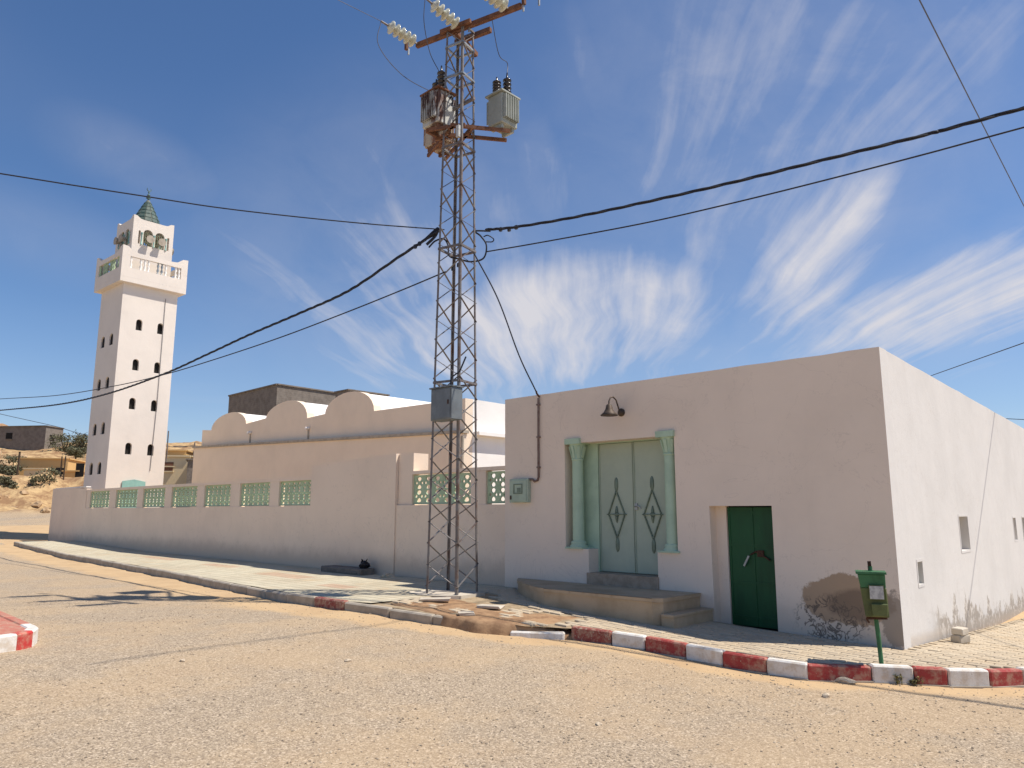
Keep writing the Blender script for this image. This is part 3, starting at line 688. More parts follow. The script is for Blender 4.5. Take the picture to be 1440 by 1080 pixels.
# entrance steps
st = thing('entrance_steps', 'low tan stone landing with side step in front of the double gate', 'steps', (-5.0, -.5, .0))
P1 = on_z(927, 842, .46)
yl = P1.y
def slab(xa, xb, y0, y1, z0, z1, bev=.02):
    return MB().box((xa, y0, z0), (xb, y1, z1))
lf = MB(); N = 16
for i in range(N + 1): pass
xa, xb = -7.0, -3.02
pts = [(xa, -.06)] + [(xa + (xb - .0 - xa) * k, -.06 + (yl + .06) * min(1, (k / .42)) ** .75) for k in [i / 14 for i in range(1, 12)]] + [(xb - .12, yl), (xb, yl + .12), (xb, -.012), (xa, -.012)]
lf.plate(pts, [], (0, 0, -.4), (1, 0, 0), (0, 1, 0), (0, 0, 1), .80); body = lf.build('landing', 'step_stone', st)
cp = [(u + (.02 if u > -3.3 else 0), v - (.022 if v < -.1 else 0)) for u, v in pts]
MB().plate(cp, [], (0, 0, .402), (1, 0, 0), (0, 1, 0), (0, 0, 1), .05).build('tread', 'step_stone', st, bevel=.006)
MB().box((-3.015, yl + .05, -.4), (-2.80, -.012, .19)).build('riser', 'step_stone', st)
MB().box((-3.012, yl + .03, .192), (-2.785, -.012, .235)).build('tread', 'step_stone', st, bevel=.006)
# wall lamp
lp = thing('wall_lamp', 'small brown metal lamp with flared shade on gooseneck above the gate', 'lamp', (-4.52, 0, 3.55))
MB().lathe((-4.47, 0, 3.53), [(.075, 0), (.075, .02), (.05, .04), (.03, .06)], 12, (0, -1, 0)).build('wall_plate', 'lamp_brown', lp)
pl = [(-4.47, -.05, 3.53)] + [(-4.47 - .005 * k, -.06 - .25 * (k / 8), 3.53 + .22 * math.sin(k / 8 * math.pi * .93) * 1.05) for k in range(1, 9)]
MB().tube([(-4.47, -.05, 3.53), (-4.47, -.10, 3.62), (-4.47, -.16, 3.74), (-4.475, -.24, 3.79), (-4.48, -.32, 3.77), (-4.485, -.36, 3.70), (-4.485, -.36, 3.64)], .013, 8).build('gooseneck', 'lamp_brown', lp)
MB().lathe((-4.485, -.36, 3.44), [(.155, 0), (.16, .01), (.10, .06), (.065, .12), (.05, .19), (.02, .21)], 18).build('shade', 'lamp_brown', lp)
# conduit, meter box
cdt = thing('wall_conduit', 'rust-brown cable conduit running down the white facade to the meter', 'conduit', (-6.45, -.02, 2.2))
MB().tube([(-6.46, -.03, 4.00), (-6.47, -.03, 3.2), (-6.47, -.03, 2.42), (-6.50, -.03, 2.36), (-6.58, -.03, 2.34), (-6.62, -.03, 2.38), (-6.74, -.03, 2.39)], .022, 8).build('pipe', 'conduit', cdt)
for zz in (3.85, 3.2, 2.6): MB().box((-6.50, -.056, zz), (-6.43, -.001, zz + .03)).build('clip', 'conduit', cdt)
bkt = MB(); bkt.tube([(-6.44, -.02, 4.02), (-6.44, -.10, 4.08), (-6.44, -.12, 4.13)], .02, 6); bkt.build('hook', 'rust_dark', cdt)
mx0, mx1, mz0, mz1 = -7.20, -6.70, 1.93, 2.40
mb_ = thing('meter_box', 'pale green electricity meter box with viewing hatch on the facade', 'meter box', (-6.95, 0, 1.93))
MB().box((mx0, -.10, mz0), (mx1, -.002, mz1)).build('case', 'meter_green', mb_, bevel=.008)
dd = MB().box((mx0 + .03, -.112, mz0 + .03), (mx1 - .03, -.10, mz1 - .03)).build('door', 'meter_green', mb_, bevel=.004)
MB().plate(rect(-7.07, 2.10, -6.83, 2.30), [rect(-7.05, 2.12, -6.85, 2.28)], (0, -.124, 0), (1, 0, 0), (0, 0, 1), (0, 1, 0), .012).build('hatch_frame', 'ornament_iron', dd)
MB().box((-6.97, -.122, 2.13), (-6.88, -.112, 2.22)).build('dial', 'ornament_iron', dd)
MB().box((-7.16, -.125, 1.99), (-7.13, -.11, 2.07)).build('lock', 'rust_dark', dd)

# ------------------------------------------------------------------ perimeter wall with lattice panels
pw = thing('perimeter_wall', 'long white courtyard wall with openings of green lattice panels', 'wall', (-22, .1, .0))
WY = .03; WT = .22
def xw(px, py=700): return on_y(px, py, WY).x
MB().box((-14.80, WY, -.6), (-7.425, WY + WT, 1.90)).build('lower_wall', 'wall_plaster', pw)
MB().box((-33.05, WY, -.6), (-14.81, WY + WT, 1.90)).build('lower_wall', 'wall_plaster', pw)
lt = [(-37.9 + .0, -.6), (-33.06, -.6), (-33.06, 2.74), (-34.2, 2.80), (-36., 2.83), (-37.9, 2.84)]
MB().plate(lt, [], (0, WY, 0), (1, 0, 0), (0, 0, 1), (0, 1, 0), WT).build('end_wall', 'wall_plaster', pw)
MB().box((-37.6, WY + .01, 2.815), (-33.2, WY + WT - .01, 2.86)).build('coping', 'vault_white', pw)
hi = [(-14.79, -.55), (-11.06, -.55), (-11.06, 3.13), (-12.3, 3.09), (-13.5, 3.045), (-14.79, 2.99)]
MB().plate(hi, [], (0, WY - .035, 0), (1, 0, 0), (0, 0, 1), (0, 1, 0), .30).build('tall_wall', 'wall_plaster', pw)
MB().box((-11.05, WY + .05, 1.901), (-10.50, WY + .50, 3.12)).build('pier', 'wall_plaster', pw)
# lattice: motif of four petals
def petal(cx, cy, dx, dy, l0, l1, w):
    n = 10; pts = []
    px_, py_ = -dy, dx
    for k in range(n):
        t = 2 * math.pi * k / n; a = (l0 + l1) / 2 + (l1 - l0) / 2 * math.cos(t); b = w * math.sin(t) * (1.0 + .25 * math.cos(t))
        pts.append((cx + dx * a + px_ * b, cy + dy * a + py_ * b))
    return pts
def lattice_mesh(Wd, Ht, nc, nr, key):
    holes = []; cw, ch = (Wd - .06) / nc, (Ht - .06) / nr
    for i in range(nc):
        for j in range(nr):
            x, z = .03 + cw * (i + .5), .03 + ch * (j + .5)
            for dx, dy, l1, w in ((0, 1, .46 * ch, .25 * cw), (0, -1, .46 * ch, .25 * cw), (1, 0, .44 * cw, .11 * ch), (-1, 0, .44 * cw, .11 * ch)):
                holes.append(petal(x, z, dx, dy, (.12 * ch if dy else .16 * cw), l1, w))
    m = MB().plate(rect(0, 0, Wd, Ht), holes, (0, 0, 0), (1, 0, 0), (0, 0, 1), (0, 1, 0), .035)
    return m
PZ0, PZ1 = 1.92, 2.61
pan_px = [(126, 153), (162, 192), (200, 231), (240, 276), (286, 323), (336, 378), (391, 436)]
edges = [(xw(a), xw(b)) for a, b in pan_px]
prev = -33.05
for i, (x0, x1) in enumerate(edges + [None]) if False else enumerate(edges):
    o = lattice_mesh(x1 - x0, PZ1 - PZ0, 6, 3, 0); 
    for v in o.v: v += Vector((x0, WY + .075, PZ0))
    o.build('lattice_panel', 'lattice_green', pw)
    nxt = edges[i+1][0] if i < 6 else None
    MB().box((prev + .001, WY + .02, 1.901), (x0, WY + WT - .01, PZ1 + .001)).build('post', 'wall_plaster', pw); prev = x1
MB().box((prev + .001, WY + .02, 1.901), (-14.791, WY + WT - .01, PZ1)).build('post', 'wall_plaster', pw)
MB().box((-33.05, WY + .012, PZ1 + .003), (-14.795, WY + WT, PZ1 + .10)).build('coping', 'wall_plaster', pw)
e2 = [(xw(578), xw(661), 6), (xw(682), -7.43, 2)]
for x0, x1, nc in e2:
    o = lattice_mesh(x1 - x0, PZ1 - PZ0 - .02, nc, 2, 0)
    for v in o.v: v += Vector((x0, WY + .075, PZ0))
    o.build('lattice_panel', 'lattice_green', pw)
MB().box((-10.499, WY + .02, 1.901), (e2[0][0], WY + WT - .01, PZ1)).build('post', 'wall_plaster', pw)
MB().box((e2[0][1], WY + .02, 1.901), (e2[1][0], WY + WT - .01, PZ1)).build('post', 'wall_plaster', pw)
MB().box((-10.499, WY + .012, PZ1 + .003), (-7.426, WY + WT, PZ1 + .08)).build('coping', 'wall_plaster', pw)

# ------------------------------------------------------------------ mosque hall behind the wall
MY = 6.0
def mo(px, py): p = on_y(px, py, MY); return (p.x, p.z)
def arc(p0, pt, p1, n=14):                                      # ellipse-like arc through crown pt
    (x0, z0), (xt, zt), (x1, z1) = p0, pt, p1; r = []
    for i in range(n + 1):
        t = math.pi * (1 - i / n); c = math.cos(t); s = math.sin(t)
        x = xt + (c * (x1 - xt) if c > 0 else c * (xt - x0)); zb = z0 + (z1 - z0) * (i / n); r.append((x, zb + (zt - zb) * s))
    return r
ms = thing('mosque_hall', 'white prayer hall with three rounded barrel vaults behind the courtyard wall', 'building', (mo(460, 600)[0], MY + 4, .2))
A1 = arc(mo(297, 605), mo(325, 580), mo(346, 596)); A2 = arc(mo(374, 588), mo(405, 563.5), mo(432, 588)); A3 = arc(mo(457, 582), mo(491, 551), mo(526, 578))
lx, rx = mo(283, 630)[0], mo(654, 600)[0]; zr = mo(654, 560)[1]
outl = [(lx, -.5), (rx, -.5), (rx, zr)] + [mo(610, 566.5)] + A3[::-1] + A2[::-1] + A1[::-1] + [(lx, mo(283, 605)[1])]
MB().plate(outl, [], (0, MY, 0), (1, 0, 0), (0, 0, 1), (0, 1, 0), .35).build('front_wall', 'mosque_plaster', ms)
zl, zrr = mo(282, 630)[1], mo(650, 610.5)[1]
lx2 = mo(277, 640)[0]
MB().plate([(lx2, -.5), (rx + .12, -.5), (rx + .12, zrr), (lx2, zl)], [], (0, MY - .18, 0), (1, 0, 0), (0, 0, 1), (0, 1, 0), .175).build('lower_wall', 'mosque_plaster', ms)
MB().plate([(lx2 - .05, zl - .0), (rx + .2, zrr), (rx + .2, zrr + .10), (lx2 - .05, zl + .10)], [], (0, MY - .26, 0), (1, 0, 0), (0, 0, 1), (0, 1, 0), .255).build('ledge', 'concrete', ms)  # dark ledge colour holds the shading line along the parapet foot
DM = 11.
for A in (A1, A2, A3):
    v = MB(); n = len(A); zb = min(A[0][1], A[-1][1]) - .6
    prof = [(A[0][0], zb)] + [(x, z - .03) for x, z in A] + [(A[-1][0], zb)]; k = len(prof)
    v.add([(x, MY + .351, z) for x, z in prof] + [(x, MY + DM, z) for x, z in prof], [(i, i+1, k+i+1, k+i) for i in range(k-1)] + [tuple(range(k, 2*k))], True)
    v.build('vault', 'vault_white', ms)
zroof = min(zr, mo(283, 605)[1]) - .35
MB().box((lx + .01, MY + .352, -.5), (rx - .36, MY + DM - .01, zroof)).build('hall_body', 'mosque_plaster', ms)
# side wall with its own ledge; sunlit white put into the colour of both
sz = on_y(700, 588, MY + 4).z
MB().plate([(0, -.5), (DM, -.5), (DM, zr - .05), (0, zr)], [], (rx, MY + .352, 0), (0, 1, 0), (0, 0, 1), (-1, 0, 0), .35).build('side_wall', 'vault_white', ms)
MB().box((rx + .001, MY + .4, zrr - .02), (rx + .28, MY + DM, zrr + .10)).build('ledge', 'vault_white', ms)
for px, py in ((353, 612), (435, 606)):
    p = mo(px, py); MB().tube([(p[0], MY - .02, p[1] + .12), (p[0], MY - .20, p[1] + .10)], .06, 8).build('spout', 'vault_white', ms); MB().box((p[0] - .10, MY - .03, p[1] - .45), (p[0] + .0, MY - .001, p[1] + .1)).build('spout_stain', 'concrete', ms)
MB().tube([(rx + .18, MY - .28, zrr - .1), (rx + .17, MY - .29, 2.6), (rx + .18, MY - .28, .5)], .06, 8).build('drainpipe', 'concrete', ms)
MB().plate(arch(-1.0, -.5, 1.0, 3.15), [], (rx + 2.2, MY + 1.2, 0), (1, 0, 0), (0, 0, 1), (0, 1, 0), 2.).build('porch_vault', 'mosque_plaster', ms)
# grey block building behind
GB = MY + 16
g1 = on_y(390, 541, GB); g0 = on_plane(322, 560, (g1.x, g1.y, 0), (.985, .17, 0))
gr = thing('grey_block_house', 'unfinished grey concrete-block upper storey behind the white vaults', 'building', (g1.x, g1.y, 0))
eg = azdir(40); el_ = azdir(-45)
def gb(px, py, e): 
    nrm = Vector((e.y, -e.x, 0)); return (on_plane(px, py, g1, nrm) - g1)
wl = abs(gb(322, 560, el_).dot(el_)); wr = abs(gb(476, 562, eg).dot(eg)); gm = MB()
for (a, b) in ((Vector(), el_ * wl), (Vector(), eg * wr)):
    nn = Vector(((b - a).y, -(b - a).x, 0)).normalized()
z1 = g1.z
base = [g1 + Vector((0, 0, 0)), g1 + eg * wr, g1 + eg * wr + el_ * wl, g1 + el_ * wl]
gm.add([(p.x, p.y, 0) for p in base] + [(p.x, p.y, z1) for p in base], [(0,1,5,4),(1,2,6,5),(2,3,7,6),(3,0,4,7),(4,5,6,7)])
gm.build('wall', 'block_work', gr)
cm = MB()
for i in range(4):
    a, b = base[i], base[(i+1) % 4]; cm.bar((a.x, a.y, z1 + .05), (b.x, b.y, z1 + .05), .24, .12)
cm.build('coping', 'block_work', gr)
h0 = on_y(490, 549, GB + 3); hl_ = on_y(472, 552, GB + 3); hd_ = on_plane(546, 556, h0, (1, 0, 0)).y - h0.y
g2 = thing('stair_head', 'low grey block stair head showing above the largest vault', 'building', (h0.x, h0.y, 0))
MB().box((hl_.x, h0.y, 0), (h0.x, h0.y + hd_, h0.z)).build('wall', 'block_work', g2)
MB().box((hl_.x - .1, h0.y - .1, h0.z + .002), (h0.x + .1, h0.y + hd_ + .1, h0.z + .12)).build('roof', 'dark_block', g2)

# ------------------------------------------------------------------ minaret
c0 = on_y(148, 683, 1.8); MR = R(92.5)
e1 = Vector((math.cos(MR), math.sin(MR), 0)); e2_ = Vector((-math.sin(MR), math.cos(MR), 0))
MW = abs((on_plane(229, 684, c0, e2_) - c0).dot(e1))
def mz(py): # height on the shaft's front corner edge at image row py
    d = CAM - c0; dist = (Vector((c0.x, c0.y, 0)) - Vector((CAM.x, CAM.y, 0))).dot(FW)
    lo, hi_ = -5, 60
    for _ in range(50):
        md = (lo + hi_) / 2; q = Vector((c0.x, c0.y, md)) - CAM
        fwd = q.dot(FW) * math.cos(PITCH) + q.z * math.sin(PITCH); up = -q.dot(FW) * math.sin(PITCH) + q.z * math.cos(PITCH)
        if 540 - FPX * up / fwd > py: lo = md
        else: hi_ = md
    return lo
mn = thing('minaret', 'tall square white minaret with balcony, arched lantern and green tiled spire', 'minaret', (c0.x, c0.y, 0), MR)
OV = .105 * MW
zg0 = mz(397); zg1 = mz(352); print('minaret w', MW, 'gallery z', zg0, zg1, 'c0', c0)
X1, Y1, Z1 = Vector((1, 0, 0)), Vector((0, 1, 0)), Vector((0, 0, 1))
def mface(outer, holes, face, ins, th, name, mat, parent=mn, W0=None):
    W0 = W0 or MW
    o, eu, ew = {0: (Vector((0, ins, 0)), X1, Y1), 1: (Vector((ins, W0, 0)), -Y1, X1), 2: (Vector((0, W0 - ins, 0)), X1, -Y1), 3: (Vector((W0 - ins, 0, 0)), Y1, -X1)}[face]
    return MB().plate(outer, holes, o, eu, Z1, ew, th).build(name, mat, parent, local=True)
rowsR = [(450, .40, .66), (507, 0, 0), (563, 0, 0), (628, 0, 0)]
th = .28
def shaft_rows(pys): return [mz(py) for py in pys]
# rows on the lit face (centre pixel rows) and on the shaded face
hw = .056 * MW; hh = .105 * MW
litz = [mz(452), mz(509), mz(564.5), mz(629)]; shz = [mz(473), mz(535), mz(600), mz(657)]
hl = [arch(MW * k - hw, z - hh, MW * k + hw, z + hh, 6) for z in litz for k in (.335, .725)]
hs = [rect(MW * (1 - k) - hw * 1.5, z - hh * 1.05, MW * (1 - k) + hw * 1.5, z + hh * 1.05) for z in shz for k in (.34, .72)]
hs = [arch(a[0][0], a[0][1], a[1][0], a[2][1], 6) for a in hs]
mface(rect(0, -.5, MW, zg0), hl, 0, 0, th, 'shaft_wall', 'minaret_plaster')
mface(rect(.001, -.5, MW - th - .001, zg0), hs, 1, 0, th, 'shaft_wall', 'minaret_plaster')
mface(rect(th + .001, -.5, MW, zg0), [], 2, 0, th, 'shaft_wall', 'minaret_plaster')
mface(rect(th + .001, -.5, MW - th - .001, zg0), [], 3, 0, th, 'shaft_wall', 'minaret_plaster')
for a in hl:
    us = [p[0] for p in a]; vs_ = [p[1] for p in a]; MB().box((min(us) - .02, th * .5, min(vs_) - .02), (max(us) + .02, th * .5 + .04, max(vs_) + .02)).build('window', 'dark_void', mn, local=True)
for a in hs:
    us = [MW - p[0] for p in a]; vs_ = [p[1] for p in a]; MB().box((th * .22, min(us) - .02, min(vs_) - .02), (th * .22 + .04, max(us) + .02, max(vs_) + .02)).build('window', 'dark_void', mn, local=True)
# teal door head at the foot
zt = mz(676)
MB().plate([(MW * .27, .3), (MW * .67, .3), (MW * .67, zt), (MW * .47, zt + .10), (MW * .27, zt)], [], (0, -.03, 0), X1, Z1, -Y1, .04).build('door_head', 'teal_tile', mn, local=True)
# balcony: floor slab, parapets with baluster openings
GW = MW + 2 * OV
flr = MB().box((-OV, -OV, zg0 - .003), (MW + OV, MW + OV, zg0 + .25)).build('balcony_floor', 'minaret_plaster', mn, local=True)
gh = zg1 - zg0
def horned(W0, z0, z1, horn, n=10):                              # parapet outline with raised corners
    r = [(0, z0), (W0, z0), (W0, z1 + horn)]
    for i in range(n + 1):
        k = i / n; u = W0 * (.92 - .84 * k); d = min(abs(k), abs(1 - k)); r.append((u, z1 + horn * max(0, 1 - d / .16) ** 2 * .9))
    return r + [(0, z1 + horn)]
opz0, opz1 = zg0 + gh * .44, zg0 + gh * .80
for face in range(4):
    o, eu, ew = {0: (Vector((-OV, -OV, 0)), X1, Y1), 1: (Vector((-OV, MW + OV, 0)), -Y1, X1), 2: (Vector((-OV, MW + OV, 0)), X1, -Y1), 3: (Vector((MW + OV, -OV, 0)), Y1, -X1)}[face]
    tr = 0 if face in (0, 2) else .151
    out_ = [(min(max(u, tr), GW - tr), z) for u, z in horned(GW, zg0 + .252, zg1 - .10, .28)]
    op = rect(GW * .12, opz0, GW * .90, opz1)
    par = MB().plate(out_, [op], o, eu, Z1, ew, .15).build('parapet', 'minaret_plaster', mn, local=True)
    for k in (.14, .285, .345, .40, .545, .605, .665, .82, .875):
        c = o + eu * (GW * k) + ew * .075; h_ = (opz1 - opz0)
        b = MB().lathe(c + Z1 * opz0, [(.055, 0), (.055, .08 * h_), (.03, .12 * h_), (.075, .30 * h_), (.03, .52 * h_), (.07, .72 * h_), (.03, .88 * h_), (.055, .92 * h_), (.055, h_)], 8)
        b.build('baluster', 'lattice_green' if face == 1 else ('vault_white' if k not in (.545, .605) else 'galvanised'), par, local=True)
# lantern
L0 = .125 * MW; LW_ = MW * .76; zl1 = mz(300); lz0 = zg0 + .26; lh = zl1 - lz0
print('lantern', lz0, zl1)
for face in range(4):
    o, eu, ew = {0: (Vector((L0, L0, 0)), X1, Y1), 1: (Vector((L0, L0 + LW_, 0)), -Y1, X1), 2: (Vector((L0, L0 + LW_, 0)), X1, -Y1), 3: (Vector((L0 + LW_, L0, 0)), Y1, -X1)}[face]
    tr = 0 if face in (0, 2) else .151
    out_ = [(min(max(u, tr), LW_ - tr), z) for u, z in horned(LW_, lz0, zl1, .16)]
    az0, az1 = lz0 + lh * .60, lz0 + lh * .86
    hs_ = [arch(LW_ * .26, az0, LW_ * .49, az1), arch(LW_ * .55, az0, LW_ * .78, az1), rect(LW_ * .14, az0 + .02, LW_ * .19, az1 - .15), rect(LW_ * .85, az0 + .02, LW_ * .90, az1 - .15)]
    lw_ = MB().plate(out_, hs_, o, eu, Z1, ew, .15).build('lantern_wall', 'minaret_plaster', mn, local=True)
    for a in hs_[:2]:
        us = [p[0] for p in a]; cu = sum((min(us), max(us))) / 2
        gmm = MB()
        for i in range(5):
            for sg in (1, -1):
                uu = min(us) + (max(us) - min(us)) * (i + .5) / 5
                gmm.bar(o + eu * uu + ew * .07 + Z1 * az0, o + eu * (uu + sg * .0) + ew * .07 + Z1 * (az1 - .02), .02, .02)
        gmm.build('grille', 'lattice_green', lw_, local=True)
        MB().lathe(o + eu * cu + ew * (-.02) + Z1 * (az0 + .30), [(.03, 0), (.10, .05), (.20, .30), (.215, .32)], 12, -ew).build('loudspeaker', 'concrete', lw_, local=True)
    for k in (.22, .52, .82):
        MB().lathe(o + eu * (LW_ * k) + ew * -.01 + Z1 * az0, [(.05, 0), (.05, .05), (.03, .08), (.03, .55), (.055, .6), (.055, .66)], 8).build('colonnette', 'teal_tile', lw_, local=True)
MB().box((L0 + .152, L0 + .152, zl1 - .35), (L0 + LW_ - .152, L0 + LW_ - .152, zl1 - .06)).build('lantern_roof', 'minaret_plaster', mn, local=True)
cc = Vector((L0 + LW_ / 2, L0 + LW_ / 2, zl1 - .06)); CH = mz(268) - zl1 + .4; CRD = LW_ * .36
sp = MB().lathe(cc, [(CRD, 0), (CRD * .80, CH * .30), (CRD * .45, CH * .66), (CRD * .12, CH * .97), (.02, CH)], 12, smooth=False).build('spire', 'tile_mortar', mn, local=True)
for k in range(12):
    rows_ = 7
    for j in range(rows_):
        t0 = j / rows_; a = (k + .5) * math.pi / 6
        def rad(t): return interp(t, [0, .30, .66, .97, 1], [CRD, CRD * .80, CRD * .45, CRD * .12, .02])
        r0, r1 = rad(t0), rad(t0 + 1 / rows_); d = Vector((math.cos(a), math.sin(a), 0)); tn = Vector((-d.y, d.x, 0)); w0, w1 = r0 * .235, r1 * .235
        p0, p1 = cc + d * (r0 * .985 + .03) + Z1 * (CH * t0), cc + d * (r1 * .985 + .01) + Z1 * (CH * (t0 + 1 / rows_))
        MB().add([p0 - tn * w0, p0 + tn * w0, p1 + tn * w1, p1 - tn * w1, p0 - tn * w0 - d * .05, p0 + tn * w0 - d * .05, p1 + tn * w1 - d * .05, p1 - tn * w1 - d * .05], [(0,1,2,3),(0,4,5,1),(1,5,6,2),(2,6,7,3),(3,7,4,0)]).build('roof_tile', 'roof_tile_green', sp, local=True)
fz = zl1 - .06 + CH
MB().lathe(cc + Z1 * (CH - .02), [(.04, 0), (.03, .04), (.13, .12), (.03, .20), (.03, .23), (.10, .29), (.03, .35), (.02, .41), (.06, .45), (.02, .49), (.012, .55)], 10).build('finial', 'finial_copper', mn, local=True)
cr = MB(); q = cc + Z1 * (CH + .62)
cr.tube([q + X1 * (.11 * math.cos(t)) + Z1 * (.11 * math.sin(t)) for t in [R(-230 + 280 * i / 10) for i in range(11)]], [.008 + .018 * math.sin(math.pi * i / 10) for i in range(11)], 6); cr.build('crescent', 'finial_copper', mn, local=True)
MB().tube([Vector((-.02 + MW * .78, -.03, zg0 - .4)), Vector((MW * .77, -.03, mz(560))), Vector((MW * .74, -.03, mz(660)))], .012, 5).build('cable', 'wire_grey', mn, local=True)

# ------------------------------------------------------------------ lattice pylon
pc = Vector((-7.28, -1.55, gz(-7.28))); PB = pc.z + .02; PTOP = 11.75
py = thing('lattice_pylon', 'tall slender galvanised lattice pylon standing on the pavement', 'pylon', (pc.x, pc.y, PB))
H0, H1 = .345, .205
lean = Vector((.05, -.02, 0))
def pcn(i, z):
    k = (z - PB) / (PTOP - PB); h = H0 + (H1 - H0) * k; s = ((-1, -1), (1, -1), (1, 1), (-1, 1))[i]; a = R(13)
    return Vector((pc.x + (s[0] * math.cos(a) - s[1] * math.sin(a)) * h, pc.y + (s[0] * math.sin(a) + s[1] * math.cos(a)) * h, z)) + lean * k
for i in range(4):
    a, b = pcn(i, PB - .05), pcn(i, PTOP); s = ((-1, -1), (1, -1), (1, 1), (-1, 1))[i]; m = MB(); ax = (b - a).normalized()
    rm = Matrix.Rotation(R(13), 3, 'Z'); ex = rm @ Vector((-s[0], 0, 0)); ey = rm @ Vector((0, -s[1], 0))
    m.obox((a + b) / 2 + ex * .024, ax, ex, ax.cross(ex).normalized(), (b - a).length / 2, .022, .004); m.obox((a + b) / 2 + ey * .024, ax, ey, ax.cross(ey).normalized(), (b - a).length / 2, .019, .004)
    m.build('leg', 'tower_steel', py)
NP = 29; zs_ = [PB + .12 + (PTOP - PB - .2) * i / NP for i in range(NP + 1)]
for f_ in range(4):
    a, b = f_, (f_ + 1) % 4
    for i in range(NP):
        lo, hi_ = (a, b) if (f_ in (1, 2)) == (i % 2 == 0) else (b, a)
        p, q = pcn(lo, zs_[i]), pcn(hi_, zs_[i+1]); nn = (pcn(a, 5) + pcn(b, 5)) / 2 - Vector((pc.x, pc.y, 5)); nn.z = 0; nn.normalize()
        MB().bar(p + nn * .006, q + nn * .006, .032, .010, up=nn.cross((q - p).normalized())).build('brace', 'tower_steel', py)
for z in (4.2, 6.9, 9.05, 10.6, 11.3, PTOP - .02):
    m = MB()
    for f_ in range(4): m.bar(pcn(f_, z), pcn((f_+1) % 4, z), .04, .04)
    m.build('ring', 'galvanised' if z in (10.6, 11.3) else 'tower_steel', py)
for f_ in range(2): # foot plinth
    pass
m = MB(); 
pts = [(-.62, -.50), (-.1, -.62), (.46, -.50), (.62, -.28), (.52, .42), (-.40, .52), (-.60, .1)]
m.plate(pts, [], (pc.x - .02, pc.y - .05, PB - .11), (1, 0, 0), (0, 1, 0), (0, 0, 1), .10); m.build('foot_slab', 'pale_concrete', py, bevel=.012)
pts = [(-.85, -.42), (-.2, -.62), (.25, -.66), (.2, -.2), (-.5, .0)]
MB().plate(pts, [], (pc.x + .18, pc.y - .30, PB - .16), (1, 0, 0), (0, 1, 0), (0, 0, 1), .075).build('foot_slab', 'concrete', py, bevel=.012)
# crossarm
CA = azdir(-60); top0 = Vector((pc.x, pc.y, 0)) + lean
zc_ = PTOP + .10
def along(px, py_, org, d): # point on the vertical plane through org along d seen at the pixel
    return on_plane(px, py_, org, Vector((d.y, -d.x, 0)))
org = top0 + UP * zc_ + azdir(210) * .12
sL = (along(586, 64, org, CA) - org).dot(CA); sR = (along(733, 7, org, CA) - org).dot(CA); zc_ = along(660, 36, org, CA).z; org.z = zc_
print('crossarm', sL, sR, zc_)
ca_ = MB().bar(org + CA * sL, org + CA * sR, .08, .10).build('crossarm', 'rusty_beam', py)
CB = azdir(30)
MB().bar(org + CA * .05 - UP * .02, org + CA * .0 + CB * .75 - UP * .14, .08, .10).build('bracket', 'rusty_beam', py)
MB().bar(top0 + UP * (PTOP + .02) + CA * .35 + CB * .33, top0 + UP * (PTOP + .02) - CA * .55 + CB * .33, .09, .10).build('bracket', 'rusty_beam', py)
MB().bar(top0 + UP * (PTOP - .06) + CA * .35 - CB * .22, top0 + UP * (PTOP - .06) - CA * .40 - CB * .22, .07, .08).build('bracket', 'rusty_beam', py)
for k in (sL + .28, sR - .06): MB().bar(org + CA * k, org + CA * k + UP * .30, .06, .07).build('stub', 'rusty_beam', py)
for k in (sL + .22, -.3, sR - .4, sR - .05): MB().bar(org + CA * k - UP * .14, org + CA * k, .03, .03).build('clamp', 'galvanised', py)
# insulator strings, each with glass discs, pulling towards the road
INS = [((588, 62), (549, 38)), ((648, 33), (618, 14)), ((716, 12), (690, -6))]
labs = ['glass disc insulator string at the low end of the rusty crossarm', 'glass disc insulator string at the middle of the rusty crossarm', 'glass disc insulator string at the high end of the rusty crossarm']
ends = []
for (p0, p1), lb in zip(INS, labs):
    a = along(*p0, org, CA); a.z = zc_ + .02; dI = azdir(226.5)
    b_ = on_plane(*p1, a, Vector((dI.y, -dI.x, 0))); dv = (b_ - a); 
    if dv.length > 1.6: dv = dv.normalized() * 1.0
    dv.normalize(); L = .78
    it = thing('insulator_string', lb, 'insulator', a, group='insulator strings on the pylon crossarm')
    MB().bar(a - dv * .05, a + dv * .12, .035, .035).build('shackle', 'tower_steel', it)
    for k in range(5):
        MB().lathe(a + dv * (.10 + k * .135), [(.04, 0), (.06, .02), (.12, .035), (.145, .055), (.14, .07), (.10, .085), (.07, .10), (.05, .135)], 16, dv).build('disc', 'glass_insulator', it)
    e = a + dv * (.10 + 5 * .135); MB().tube([e, e + dv * .18], .022, 6).build('clamp', 'tower_steel', it); ends.append((e + dv * .18, dv))
